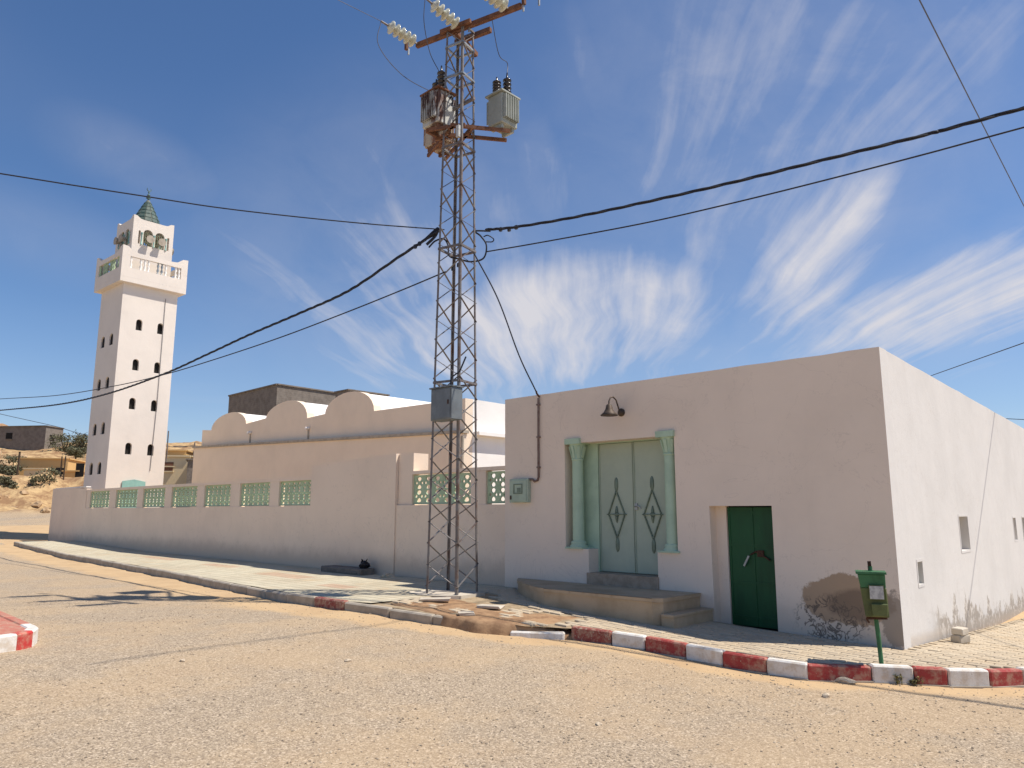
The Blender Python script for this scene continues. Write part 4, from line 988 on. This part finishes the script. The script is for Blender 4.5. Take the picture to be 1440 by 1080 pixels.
# transformers
def transformer(px, py_, z, rz, mat, label, wd=.47, dp=.40, ht=.66, finface=True, mat2=None):
    c = on_z(px, py_, z); t = thing('transformer', label, 'transformer', (c.x, c.y, z - ht / 2), rz, 'transformers on the pylon')
    hx, hy = wd / 2, dp / 2
    MB().box((-hx, -hy, .0), (hx, hy, ht)).build('tank', mat, t, local=True, bevel=.012)
    MB().box((-hx - .05, -hy - .05, ht + .001), (hx + .05, hy + .05, ht + .04)).build('lid', mat2 or mat, t, local=True, bevel=.006)
    for k in range(8):
        u = -hx + .05 + (wd - .1) * k / 7; MB().box((u - .009, -hy - .085, .10), (u + .009, -hy - .001, ht - .05)).build('cooling_fin', mat, t, local=True)
        MB().box((u - .009, hy + .001, .10), (u + .009, hy + .085, ht - .05)).build('cooling_fin', mat, t, local=True)
    for k, (u, v, s) in enumerate(((-.13, .05, .85), (.11, -.02, 1.2))):
        b = MB(); pr = [(.035, 0)]
        for j in range(5): pr += [(.035, .03 + j * .075), (.075, .045 + j * .075), (.07, .065 + j * .075), (.035, .08 + j * .075)]
        b.lathe((u, v, ht + .041), [(r_ * 1.25, h_ * s) for r_, h_ in pr + [(.018, .42), (.012, .50)]], 12); b.build('bushing', 'dark_porcelain', t, local=True)
    MB().box((-hx + .05, -hy + .05, -.09), (-hx + .11, hy - .05, -.001)).build('skid', mat2 or mat, t, local=True); MB().box((hx - .11, -hy + .05, -.09), (hx - .05, hy - .05, -.001)).build('skid', mat2 or mat, t, local=True)
    MB().tube([(hx + .001, .1, ht - .1), (hx + .07, .1, ht - .08), (hx + .10, .1, ht - .2), (hx + .06, .1, ht - .3)], .018, 6).build('terminal_cable', 'cable_black', t, local=True)
    return t, c
ZT = 9.95
t1, q1 = transformer(616, 158, ZT, R(0), 'rusty_tank', 'pole transformer with dark rusty tank and one whitish side on the pylon', wd=.50, dp=.42, ht=.72, mat2='rusty_beam')
t2, q2 = transformer(617, 190, ZT, R(90), 'streaked_tank', 'pole transformer with orange-streaked tank half hidden behind the dark rusty one', mat2='rusty_beam')
t3, q3 = transformer(707, 160, ZT, R(90), 'grey_tank', 'clean light grey pole transformer hung alone on its side of the pylon')
print('transf', q1, q2, q3, pc)
zb = ZT - .33 - .15
m = MB()
ctr = Vector((pc.x, pc.y, zb)) + lean * .8
for q_ in (q1, q2, q3):
    d = Vector((q_.x - ctr.x, q_.y - ctr.y, 0)); L = d.length; d.normalize(); sd_ = Vector((-d.y, d.x, 0)); pm_ = MB()
    for sg in (-.2, .2): pm_.bar(ctr + sd_ * sg - d * .2, ctr + sd_ * sg + d * (L + .12), .05, .07)
    pm_.build('support_beam', 'rusty_beam', py)
MB().bar(ctr + UP * .55 - X1 * .4, ctr + UP * .55 + X1 * .45, .05, .06).build('support_beam', 'tower_steel', py)
MB().box((pc.x + .22, pc.y - .26, zb - .30), (pc.x + .30, pc.y - .20, zb - .05)).build('number_plate', 'paper_label', py)
# switch box on the pylon
bx = on_plane(628, 569, (0, pc.y - .44, 0), (0, 1, 0))
sb = thing('switch_box', 'grey steel switch box strapped to the pylon at head height above the wall', 'box', (bx.x, bx.y, bx.z - .3))
MB().box((bx.x - .29, bx.y - .14, bx.z - .30), (bx.x + .29, bx.y + .14, bx.z + .30)).build('case', 'box_grey', sb, bevel=.01)
MB().box((bx.x - .26, bx.y - .152, bx.z - .27), (bx.x + .26, bx.y - .141, bx.z + .27)).build('door', 'box_grey', sb, bevel=.003)
MB().box((bx.x - .31, bx.y - .17, bx.z + .301), (bx.x + .31, bx.y + .16, bx.z + .325)).build('rain_hood', 'box_grey', sb)
MB().box((bx.x + .20, bx.y - .165, bx.z - .02), (bx.x + .225, bx.y - .152, bx.z + .06)).build('latch', 'rust_dark', sb)
m = MB(); m.tube([(bx.x + .1, bx.y, bx.z + .32), (bx.x + .12, bx.y, bx.z + .5), (bx.x + .22, bx.y + .12, bx.z + .62), (bx.x + .3, bx.y + .2, bx.z + .9)], .016, 6); m.build('lead', 'cable_black', sb)

# ------------------------------------------------------------------ overhead cables
def smooth(pts, n=8):
    r = []; P = [pts[0] * 2 - pts[1]] + pts + [pts[-1] * 2 - pts[-2]]
    for i in range(1, len(P) - 2):
        for k in range(n):
            t = k / n; a, b, c, d = P[i-1], P[i], P[i+1], P[i+2]
            r.append(.5 * ((2*b) + (c - a) * t + (2*a - 5*b + 4*c - d) * t*t + (3*b - a - 3*c + d) * t**3))
    return r + [pts[-1]]
def cable(name, label, pix, org, az, rad, mat='cable_black', ext=None, twist=False, n=6):
    d = azdir(az); pts = [along(x, y, org, d) for x, y in pix]
    if ext: pts.append(pts[-1] + (pts[-1] - pts[-2]).normalized() * ext)
    sp_ = smooth(pts); m = MB()
    if twist:
        dn = [];
        for i in range(len(sp_) - 1):
            k = max(1, int((sp_[i+1] - sp_[i]).length / .12))
            for j in range(k): dn.append(sp_[i].lerp(sp_[i+1], j / k))
        t_ = (dn[-1] - dn[0]).normalized(); a = t_.cross(UP).normalized(); b = t_.cross(a)
        for ph in (0, 2.1, 4.2): m.tube([p + (a * math.cos(ph + i * .75) + b * math.sin(ph + i * .75)) * rad * .75 for i, p in enumerate(dn)], rad * .62, 5)
    else: m.tube(sp_, rad, n)
    o = m.build(name, mat, recalc=False); tag(o, label, 'cable'); return o
atL = Vector((pc.x - .25, pc.y - .25, 7.4)); atR = Vector((pc.x + .28, pc.y + .2, 7.4))
cable('power_cable', 'thick twisted black cable sagging from the pylon past the minaret', [(618, 324), (560, 362), (490, 409), (420, 441), (350, 471), (290, 499), (230, 526), (150, 554), (80, 569), (0, 577)], atL, -47, .025, ext=12, twist=True)
cable('power_cable', 'thinner black cable sagging just above the thick twisted one beside the minaret', [(627, 382), (560, 410), (480, 442), (390, 476), (300, 506), (230, 527), (160, 543), (80, 556), (0, 561)], atL, -49, .014, ext=12)
cable('power_cable', 'thin dark cable crossing in front of the minaret spire to the pylon', [(625, 323), (520, 315), (400, 303), (300, 291), (210, 277), (100, 260), (0, 244)], atL, -109, .012, ext=10)
cable('power_cable', 'thick twisted black cable rising from the pylon over the white building', [(683, 323), (720, 320), (800, 307), (900, 286), (1020, 259), (1150, 227), (1300, 190), (1440, 152)], atR, 121, .023, ext=8, twist=True)
cable('power_cable', 'thinner black cable running below the thick one over the white building', [(684, 354), (760, 341), (900, 315), (1020, 288), (1150, 256), (1300, 217), (1440, 179)], atR, 121, .013, ext=8)
sdrop = MB().tube(smooth([Vector((pc.x + .27, pc.y + .22, 6.85)), on_plane(700, 420, (pc.x + .27, pc.y + .22, 0), (1, -.6, 0)), on_plane(730, 500, (pc.x + .27, pc.y + .22, 0), (1, -.6, 0)), Vector((-6.44, -.12, 4.12))]), .014, 6).build('service_cable', 'cable_black', recalc=False)
tag(sdrop, 'black service cable dropping steeply from the pylon to the facade conduit', 'cable')
p0, p1 = on_z(1293, 0, 13.), on_z(1440, 290, 13.)
tag(MB().tube([p0 - (p1 - p0) * .6, p0, p1, p1 + (p1 - p0) * 2.], .015, 5).build('power_cable', 'wire_grey', recalc=False), 'thin single wire crossing high over the two black cables', 'cable')
b0, b1, bz = on_depth(1300, 532, 26), on_depth(1313, 527, 26), on_depth(1440, 482, 18)
tag(MB().tube([b0 - (b1 - b0) * 9, b0, b1, bz, bz + (bz - b1) * 1.], .013, 5).build('power_cable', 'cable_black', recalc=False), 'short stretch of twisted cable rising from behind the white building roof', 'cable')
b0, b1 = on_depth(1380, 587, 34), on_depth(1440, 590, 30)
tag(MB().tube([b0 - (b1 - b0), b0, b1, b1 + (b1 - b0) * 2], .014, 5).build('power_cable', 'cable_black', recalc=False), 'low level wire at the far end of the white building roof', 'cable')
w0 = [on_depth(x, y, 60) for x, y in ((-60, 567), (0, 582), (40, 591), (80, 600), (125, 612), (240, 628), (275, 626))]
tag(MB().tube(smooth(w0), .022, 5).build('power_cable', 'wire_grey', recalc=False), 'faint distant wire above the grey hillside house', 'cable')
for (e, dv), nm in zip(ends, ('low', 'middle', 'high')):
    d = azdir(226.5); m = MB(); m.tube([e, e + d * 8 - UP * .25, e + d * 22 - UP * .3, e + d * 45 + UP * .6], .006, 5)
    o = m.build('line_wire', 'wire_grey', recalc=False); tag(o, 'bare wire leading from the %s end insulator string of the crossarm' % nm if nm != 'middle' else 'bare wire leading from the middle insulator string of the crossarm', 'wire')
for (e, dv), q_, nm in zip(ends, (q2, q1, q3), ('the orange-streaked transformer', 'the dark rusty transformer', 'the grey transformer')):
    tgt = Vector((q_.x, q_.y, ZT + .34 + .5)); mid = e.lerp(tgt, .5) - UP * .35 + (e - tgt) * .12
    if nm == 'the grey transformer': tgt = Vector((q_.x + .02, q_.y + .11, ZT + .33 + .041 + .59)); pp = [org + CA * (sR * .55), (org + CA * (sR * .55)).lerp(tgt, .45) - UP * .25, tgt + UP * .25, tgt]
    else: pp = [e, e - UP * .6 + (e - tgt).normalized() * .05, mid - UP * .2, tgt + UP * .1, tgt]
    o = MB().tube(smooth(pp), .008, 5).build('jumper_wire', 'wire_grey', recalc=False); tag(o, 'thin jumper wire hanging from the crossarm to ' + nm, 'wire')
# cable terminations on the pylon
def loopw(name, pts, r, label):
    tag(MB().tube(smooth([Vector(p) for p in pts]), r, 6).build(name, 'cable_black', recalc=False), label, 'cable')
def at(px, py_, d): return on_depth(px, py_, d)
dp_ = 14.45
loopw('cable_loop', [at(597, 338, dp_), at(612, 324, dp_), at(616, 322, dp_), at(612, 332, dp_ ), at(600, 344, dp_)], .03, 'hooked black cable end clamped beside the pylon')
loopw('cable_loop', [at(603, 348, dp_), at(612, 339, dp_), at(624, 336, dp_), at(630, 345, dp_), at(632, 360, dp_), at(645, 364, dp_), at(662, 368, dp_), at(680, 363, dp_), at(684, 345, dp_), at(676, 332, dp_), at(668, 325, dp_), at(690, 325, dp_)], .018, 'black cable looping through the middle of the pylon')
loopw('cable_loop', [at(682, 340, dp_), at(692, 340, dp_), at(694, 336, dp_), at(686, 331, dp_), at(680, 333, dp_)], .012, 'small black cable loop on the building side of the pylon')
for (px_, py_) in ((584, 346), (590, 342), (704, 322), (716, 322), (726, 319), (645, 372), (637, 377)):
    c = at(px_, py_, dp_); o = MB().bar(c - UP * .05, c + UP * .03, .045, .06).build('cable_clamp', 'cable_black'); tag(o, 'small black clamp on a cable beside the pylon', 'clamp', 'clamps on the cables')

# ------------------------------------------------------------------ litter bin on its post
bp = on_z(1240, 934, z_walk(.1, -1.3))
lb_ = thing('litter_bin', 'battered green metal litter bin on a leaning post by the kerb', 'litter bin', bp, R(20))
b0 = .0
tb = -.028
def bb(z): return Vector((tb * z / .5, 0, 0))
MB().tube([(0, 0, -.1), (-.012, 0, .3), (-.028, .02, .62), (-.045, .05, 1.14)], .026, 8).build('post', 'bin_green', lb_, local=True)
bc_ = Vector((-.03, -.0, 0))
mbn = MB(); lo, hi_ = (.135, .125), (.165, .15)
def ring(z, rx_, ry_, sh=0): return [bc_ + Vector((sx * rx_ * .86 + (.86 - z) * .07, sy * ry_ - .03, z)) for sx, sy in ((-1, -1), (1, -1), (1, 1), (-1, 1))]
def frustum(z0, a, z1, b): r0, r1 = ring(z0, *a), ring(z1, *b); return MB().add(r0 + r1, [(0,3,2,1),(4,5,6,7),(0,1,5,4),(1,2,6,5),(2,3,7,6),(3,0,4,7)])
bd = frustum(.56, (.150, .125), .90, (.165, .145)).build('body', 'bin_olive', lb_, local=True, bevel=.01)
frustum(.901, (.160, .145), 1.06, (.175, .155)).build('collar', 'bin_green', lb_, local=True, bevel=.008)
frustum(1.061, (.195, .175), 1.085, (.195, .175)).build('rim', 'bin_green', lb_, local=True)
MB().box((-.075, -.212, .775), (.075, -.199, .925)).build('notice', 'paper_label', bd, local=True)
MB().box((-.085, -.205, .765), (.085, -.18, .935)).build('notice_frame', 'bin_olive', bd, local=True)
MB().add([Vector(v) for v in ((-.06, -.215, .575), (.10, -.215, .575), (.11, -.225, .72), (-.065, -.225, .72), (-.06, -.17, .575), (.10, -.17, .575), (.11, -.17, .72), (-.065, -.17, .72))], [(0,1,2,3),(4,7,6,5),(0,4,5,1),(1,5,6,2),(2,6,7,3),(3,7,4,0)]).build('pocket', 'bin_olive', bd, local=True, bevel=.008)
m = MB(); m.bar((-.12, -.02, .53), (.10, -.02, .54), .05, .03); m.tube([(-.1, -.06, .58), (-.13, -.06, .52), (-.10, -.06, .48)], .012, 6); m.build('hinge', 'rust_dark', lb_, local=True)
MB().bar((-.045, .05, 1.09), (-.05, .05, 1.20), .04, .04).build('post_cap', 'rust_dark', lb_, local=True)

# ------------------------------------------------------------------ loose things
def rubble(px, py_, dz, hx, hy, hz, rz, mat, label, name='rubble_block', group=None):
    x0 = on_z(px, py_, 0); z = z_walk(x0.x, x0.y); p = on_z(px, py_, z); z = z_walk(p.x, p.y); p = on_z(px, py_, z)
    m = MB().box((-hx, -hy, 0), (hx, hy, 2 * hz)); 
    for v in m.v: v += Vector((rnd.uniform(-1, 1) * hx * .14, rnd.uniform(-1, 1) * hy * .14, rnd.uniform(-1, 1) * hz * .12))
    o = m.build(name, mat, bevel=min(hx, hy, hz) * .22); o.location = (p.x, p.y, z + dz); o.rotation_euler = (rnd.uniform(-.03, .03), rnd.uniform(-.03, .03), rz); tag(o, label, 'block', group); return o
rubble(1351, 903, -.005, .12, .08, .055, R(70), 'concrete', 'lower tan block of the small stack by the side wall')
rubble(1351, 903, .105, .10, .075, .05, R(82), 'pale_concrete', 'upper pale block of the small stack by the side wall')
p = on_z(490, 806, gz(-12.3)); zt_ = gz(p.x)
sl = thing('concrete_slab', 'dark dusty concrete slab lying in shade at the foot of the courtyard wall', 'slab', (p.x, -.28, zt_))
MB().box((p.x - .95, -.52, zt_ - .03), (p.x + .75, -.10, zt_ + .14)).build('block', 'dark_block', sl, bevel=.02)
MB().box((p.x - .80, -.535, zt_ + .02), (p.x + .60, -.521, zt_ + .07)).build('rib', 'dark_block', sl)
pb = blob('black_bag', 'black_plastic', (p.x + .55, -.28, zt_ + .22), (.15, .12, .10), seed=4, sub=3, jag=.6); tag(pb, 'crumpled black plastic bag on the end of the concrete slab', 'bag')
kn = MB(); 
for k in range(5):
    a = rnd.uniform(0, 6.28); kn.add([(p.x + .55, -.28, zt_ + .29), (p.x + .55 + .06 * math.cos(a), -.28 + .06 * math.sin(a), zt_ + .29), (p.x + .55 + .13 * math.cos(a + .4), -.28 + .1 * math.sin(a), zt_ + .37)], [(0, 1, 2)])
kn.build('knot', 'black_plastic', pb)
for i, (px_, py_, r_, lb2) in enumerate(((1188, 960, (.13, .07, .04), 'flat pale stone lying against the red kerb stone'), (545, 812, (.16, .10, .07), 'dusty rounded stone in the shade beside the concrete slab'), (1160, 955, (.05, .04, .03), 'small white stone beside the flat pale one'),
        (257, 930, (.04, .03, .02), None), (489, 930, (.05, .035, .02), None), (842, 1019, (.04, .03, .015), None))):
    zz = -.2
    for _ in range(6): q = on_z(px_, py_, zz); zz = z_road(q.x, q.y)[0] if kerb_dist(q.x, q.y) > 0 else z_walk(q.x, q.y)
    o = blob('stone', 'pebble_pale', (q.x, q.y, zz + r_[2] * .4), r_, seed=i + 11, sub=2, jag=.4); o.rotation_euler = (0, 0, i)
    tag(o, lb2 or 'small pale pebble lying out on the open road', 'stone', None if lb2 else 'pebbles on the road')
# broken slabs sticking out by the pylon
for i, (px_, py_, hx, hy, rz) in enumerate(((690, 858, .20, .09, -15), (655, 866, .12, .09, 20), (612, 846, .26, .12, 5))):
    rubble(px_, py_, .015 + .02 * (i == 0), hx, hy, .022, R(rz + 35), 'pale_concrete', ['cracked paving slab tilted over the hollow in the earth bank', 'small paving fragment on the earth bank', 'broken slab against the pylon footing'][i], 'broken_slab')
# gravel: thousands of loose pebbles on the road
def gravel(nm, mat, count, smin, smax, seed):
    g = MB(); rr = random.Random(seed); k = 0
    oc = [(1,0,0),(-1,0,0),(0,1,0),(0,-1,0),(0,0,1),(0,0,-1)]; of = [(0,2,4),(2,1,4),(1,3,4),(3,0,4),(2,0,5),(1,2,5),(3,1,5),(0,3,5)]
    while k < count:
        d = 3.2 + 14 * rr.random() ** 1.6; a = rr.uniform(-40, 40); q = CAM + azdir(a) * d
        if kerb_dist(q.x, q.y) < .03: continue
        if noise.noise(Vector((q.x * .5, q.y * .5, 6))) + rr.uniform(-.6, .6) < -.15: continue
        s = smin + (smax - smin) * rr.random() ** 3; z = z_road(q.x, q.y)[0]; r0 = rr.uniform(0, 6.3); c_, s_ = math.cos(r0), math.sin(r0); ax, ay, az_ = s * rr.uniform(.8, 1.5), s * rr.uniform(.7, 1.1), s * rr.uniform(.4, .75)
        g.add([(q.x + c_ * x * ax - s_ * y * ay, q.y + s_ * x * ax + c_ * y * ay, z + az_ * .35 + zz * az_) for x, y, zz in [(v[0] + rr.uniform(-.25, .25), v[1] + rr.uniform(-.25, .25), v[2]) for v in oc]], of); k += 1
    o = g.build(nm, mat, recalc=False); o['kind'] = 'stuff'; tag(o, 'loose gravel and grit scattered over the sandy road', 'gravel'); return o
gravel('gravel', 'pebble', 15000, .003, .015, 1); g2_ = gravel('gravel', 'pebble_pale', 9000, .003, .014, 2); g2_['label'] = 'pale chips of gravel strewn over the sandy road'
# weeds
def weed(px_, py_, h, n_, label, mat='dry_weed', spread=.5):
    zz = -.2
    for _ in range(6): q = on_z(px_, py_, zz); zz = z_road(q.x, q.y)[0]
    rr = random.Random(int(px_)); m = MB(); h *= 1.35; n_ = int(n_ * 1.8)
    for i in range(n_):
        a = rr.uniform(0, 6.28); l = h * rr.uniform(.4, 1.); o = Vector((q.x + rr.gauss(0, .03), q.y + rr.gauss(0, .03), zz - .01)); d = Vector((math.cos(a) * spread, math.sin(a) * spread, 1)).normalized(); sd_ = Vector((-math.sin(a), math.cos(a), 0)) * .006
        t_ = o + d * l; m.add([o - sd_, o + sd_, o.lerp(t_, .6) + sd_ * .8 + Vector((0, 0, .02)), t_], [(0, 1, 2, 3)])
        for k in range(3):
            p_ = o.lerp(t_, rr.uniform(.4, 1)); v_ = Vector((rr.gauss(0, 1), rr.gauss(0, 1), rr.uniform(0, 1))).normalized() * .035; w_ = v_.cross(UP).normalized() * .012; m.add([p_, p_ + v_ * .5 + w_, p_ + v_, p_ + v_ * .5 - w_], [(0, 1, 2, 3)])
    o = m.build('weed', mat, recalc=False); tag(o, label, 'weed', 'weeds along the kerb')
for a in ((1142, 950, .16, 26, 'dry weed at the joint of white and red kerb stones'), (1203, 952, .16, 20, 'dry weed growing beside the flat pale stone'), (1238, 957, .20, 34, 'tuft of green weed at the kerb below the litter bin', 'foliage'), (1262, 961, .12, 22, 'low weed in front of the white kerb stone past the bin'), (1285, 963, .10, 16, 'sparse weed where the white kerb meets red'), (846, 906, .12, 14, 'dead straw weed at the dull red kerb stone'), (921, 922, .12, 16, 'dead straw weed where the white kerb meets bright red')): weed(*a)

# ------------------------------------------------------------------ hillside at the left
def hz(p): return z_road(p.x, p.y)[0]
def ground_at(px_, py_, d0=40, d1=220):                          # march the ray to the terrain
    r_ = ray(px_, py_); d = d0
    while d < d1:
        p = CAM + r_ * (d / r_.dot(FW))
        if p.z < hz(p): return p
        d += .5
    return CAM + r_ * (120 / r_.dot(FW))
def house(name, label, px0, px1, pyt, dist, depth, zb, mat, az, win=(), roofm=None, sidepx=None, cat='house'):
    a = on_depth(px0, pyt, dist); d = azdir(az); b = on_plane(px1, pyt, a, Vector((d.y, -d.x, 0))); L = (b - a).dot(d); bk_ = Vector((-d.y, d.x, 0))
    if bk_.dot(FW) < 0: bk_ = -bk_
    t = thing(name, label, cat, (a.x, a.y, zb)); z1 = a.z
    B = [a, a + d * L, a + d * L + bk_ * depth, a + bk_ * depth]; m = MB()
    m.add([(p_.x, p_.y, zb - 2) for p_ in B] + [(p_.x, p_.y, z1) for p_ in B], [(0,1,5,4),(1,2,6,5),(2,3,7,6),(3,0,4,7),(4,5,6,7)]); m.build('wall', mat, t)
    cm_ = MB()
    for i in range(4): p_, q_ = B[i], B[(i+1) % 4]; cm_.bar((p_.x, p_.y, z1 + .06), (q_.x, q_.y, z1 + .06), .3, .12)
    cm_.build('coping', roofm or mat, t)
    for (px_, py_, w_, h_, mt) in win:
        c = on_plane(px_, py_, a, Vector((d.y, -d.x, 0))); wo_ = MB().obox(c, d, bk_, UP, w_/2, .06, h_/2).build('window', mt, t); MB().obox(c - UP * (h_/2 + .06) - bk_ * .05, d, bk_, UP, w_/2 + .08, .1, .05).build('sill', mat, wo_)
    return t, B, d, bk_, z1
t, B, d, bk_, z1 = house('hillside_house', 'long unfinished grey block house on top of the hill', -60, 65, 601.5, 112, 3.5, 10, 'block_work', 98, win=((13, 613, 1.0, .9, 'dark_void'), (-25, 613, 1., .9, 'dark_void')))
c = on_plane(73, 615.5, B[1], Vector((bk_.y, -bk_.x, 0)))
MB().obox(c, bk_, d, UP, .45, .08, .4).build('window', 'dark_void', t)
q = on_depth(2, 597, 126); rt = thing('roof_mound', 'heap of orange earth behind the grey hilltop house', 'mound', (q.x, q.y, 10)); 
blob('mound_body', 'earth', (q.x, q.y, q.z - 1.6), (3.4, 3, 1.7), rt, seed=2, sub=3)
t, B, d, bk_, z1 = house('ruined_house', 'roofless ochre mud-walled house below the hill road', 26, 96, 645, 74, 5, 4.2, 'ochre_plaster', 78, win=((83, 675, .75, 2.4, 'dark_void'),), cat='ruin')
house('ruined_wall', 'low pale ochre wall stub beside the ruined house', 34, 62, 660, 71, 1.2, 4.2, 'cream_plaster', 85, cat='ruin')
house('ruined_annex', 'small ochre annex with dark doorway next to the minaret', 89, 112, 663, 71, 3.5, 4., 'ochre_plaster', 80, win=((111, 674, .7, 3.0, 'dark_void'),), cat='ruin')
for k, px_ in enumerate((85, 90)):
    q = on_depth(px_, 666, 69.5); o = MB().tube([(q.x, q.y, q.z - 2.5), (q.x, q.y, q.z + 1.6)], .06, 6).build('wooden_pole', 'bark'); tag(o, 'upright pole leaning before the ruined ochre house', 'pole', 'poles before the ruin')
q = on_depth(26, 650, 71); o = MB().tube([(q.x, q.y, q.z - 2.5), (q.x + .1, q.y, q.z + 1.)], .09, 6).build('wooden_pole', 'bark'); tag(o, 'thick dark post at the corner of the ruined ochre house', 'pole')
t, B, d, bk_, z1 = house('cream_house', 'cream house with two brown louvres between minaret and prayer hall', 222, 268, 642, 62, 8, .5, 'cream_plaster', 80, win=((235, 652.5, 1.0, .30, 'rusty_beam'), (234, 659.5, 1.0, .30, 'rusty_beam')))
house('shaded_shed', 'dark brown shed wall in the gap beside the prayer hall', 264, 281, 647, 58, 5, .5, 'dark_block', 70, cat='shed')
q = on_depth(232, 628, 66); house('cream_storey', 'ochre upper storey with sloping top behind the cream house', 226, 262, 634, 70, 5, .5, 'ochre_plaster', 80, cat='house')
for px_, yt, yb, lb2 in ((274, 622, 690, 'slim metal post with crossbar in the gap beside the prayer hall'), (237, 606, 650, 'thin aerial mast beside the minaret edge')):
    a = on_depth(px_, yt, 57); b = on_depth(px_, yb, 57); b.x, b.y = a.x, a.y; m = MB().tube([b, a], .05, 6)
    if px_ == 274: m.bar(a - RT * 1.6 - UP * .3, a + RT * .3 - UP * .3, .05, .05)
    tag(m.build('mast', 'tower_steel'), lb2, 'mast')
def grounded(p, k, r_): return Vector((p.x, p.y, max(hz(p), p.z - r_[2] * 1.6) + k * r_[2]))
def leafy(name, label, cx_, r_, n_, size, seed, cat='tree', trunk=True):
    rr = random.Random(seed); t = thing(name, label, cat, (cx_[0], cx_[1], cx_[2] - r_[2])); m = MB()
    clumps = [Vector((rr.gauss(0, .45), rr.gauss(0, .45), rr.uniform(-.95, .6))) for _ in range(22)]
    for i in range(n_):
        c = rr.choice(clumps); v = c + Vector((rr.gauss(0, .17), rr.gauss(0, .17), rr.gauss(0, .16))); p_ = Vector((cx_[0] + v.x * r_[0], cx_[1] + v.y * r_[1], cx_[2] + v.z * r_[2]))
        a = Vector((rr.gauss(0, 1), rr.gauss(0, 1), rr.gauss(0, 1))).normalized() * size * rr.uniform(.5, 1.2); b = a.cross(Vector((rr.gauss(0, 1), rr.gauss(0, 1), rr.gauss(0, 1)))).normalized() * size * .5
        m.add([p_ - a, p_ + b, p_ + a, p_ - b], [(0, 1, 2, 3)])
    m.build('crown', 'foliage', t, recalc=False)
    tm = MB(); base_ = Vector((cx_[0], cx_[1], cx_[2] - r_[2] * 1.7))
    tm.tube([base_, base_ + UP * r_[2] * 1.0], [.14 * r_[2], .09 * r_[2]], 6)
    for c in clumps[:7]: tm.tube([base_ + UP * r_[2] * .8, Vector((cx_[0] + c.x * r_[0], cx_[1] + c.y * r_[1], cx_[2] + c.z * r_[2]))], [.06 * r_[2], .02 * r_[2]], 5)
    tm.build('trunk', 'bark', t); return t
for i, (px_, py_, dd_, r_, lb2, cat) in enumerate(((93, 618, 108, (2.6, 2, 1.6), 'grey-green tree beside the pale end of the hilltop house', 'tree'), (107, 614, 107, (2.2, 2, 1.7), 'grey-green tree on the hill touching the minaret edge', 'tree'), (118, 611, 106, (1.8, 1.6, 1.5), 'tallest tuft of hill foliage partly behind the minaret', 'tree'),
        (108, 629, 100, (1.9, 1.3, .7), 'low dark bush in front of the hill trees', 'bush'), (66, 676, 67, (1.1, .9, .7), 'green bush in front of the ruined ochre house', 'bush'), (52, 676, 67, (.8, .7, .6), 'small bush beside the pale ochre wall stub', 'bush'),
        (6, 668, 72, (1.6, 1.2, .8), 'dark green bush at the bend of the sandy bank', 'bush'), (20, 640, 80, (1.1, 1., .45), 'dry brown scrub on the rocky slope', 'bush'), (14, 690, 66, (.7, .6, .35), 'small tuft on the sand bank', 'bush'), (2, 686, 66, (.6, .5, .35), 'tiny dark tuft at the edge of the sand bank', 'bush'))):
    leafy('tree' if cat == 'tree' else 'bush', lb2, grounded(on_depth(px_, py_, dd_), .85, r_), r_, 1100 if r_[0] > 1.4 else 500, .16 if r_[0] > 1.4 else .11, i + 30, cat)
rr = random.Random(5)
for i in range(46):
    px_, py_ = (rr.uniform(-40, 32), rr.uniform(628, 664)) if i < 26 else (rr.uniform(-60, 68), rr.uniform(690, 722))
    p_ = ground_at(px_, py_); s = rr.uniform(.25, .9) if i < 26 else rr.uniform(.15, .4)
    o = blob('boulder', 'rock', (p_.x, p_.y, p_.z + s * .15), (s * rr.uniform(.9, 1.5), s, s * rr.uniform(.6, .9)), seed=i, sub=2, jag=.5); o.rotation_euler = (0, 0, rr.uniform(0, 6))
    tag(o, 'tan boulder lying on the rocky slope above the ruin' if i < 26 else 'small tan rock on the eroded sand bank', 'boulder', 'boulders on the slope' if i < 26 else 'rocks on the sand bank')
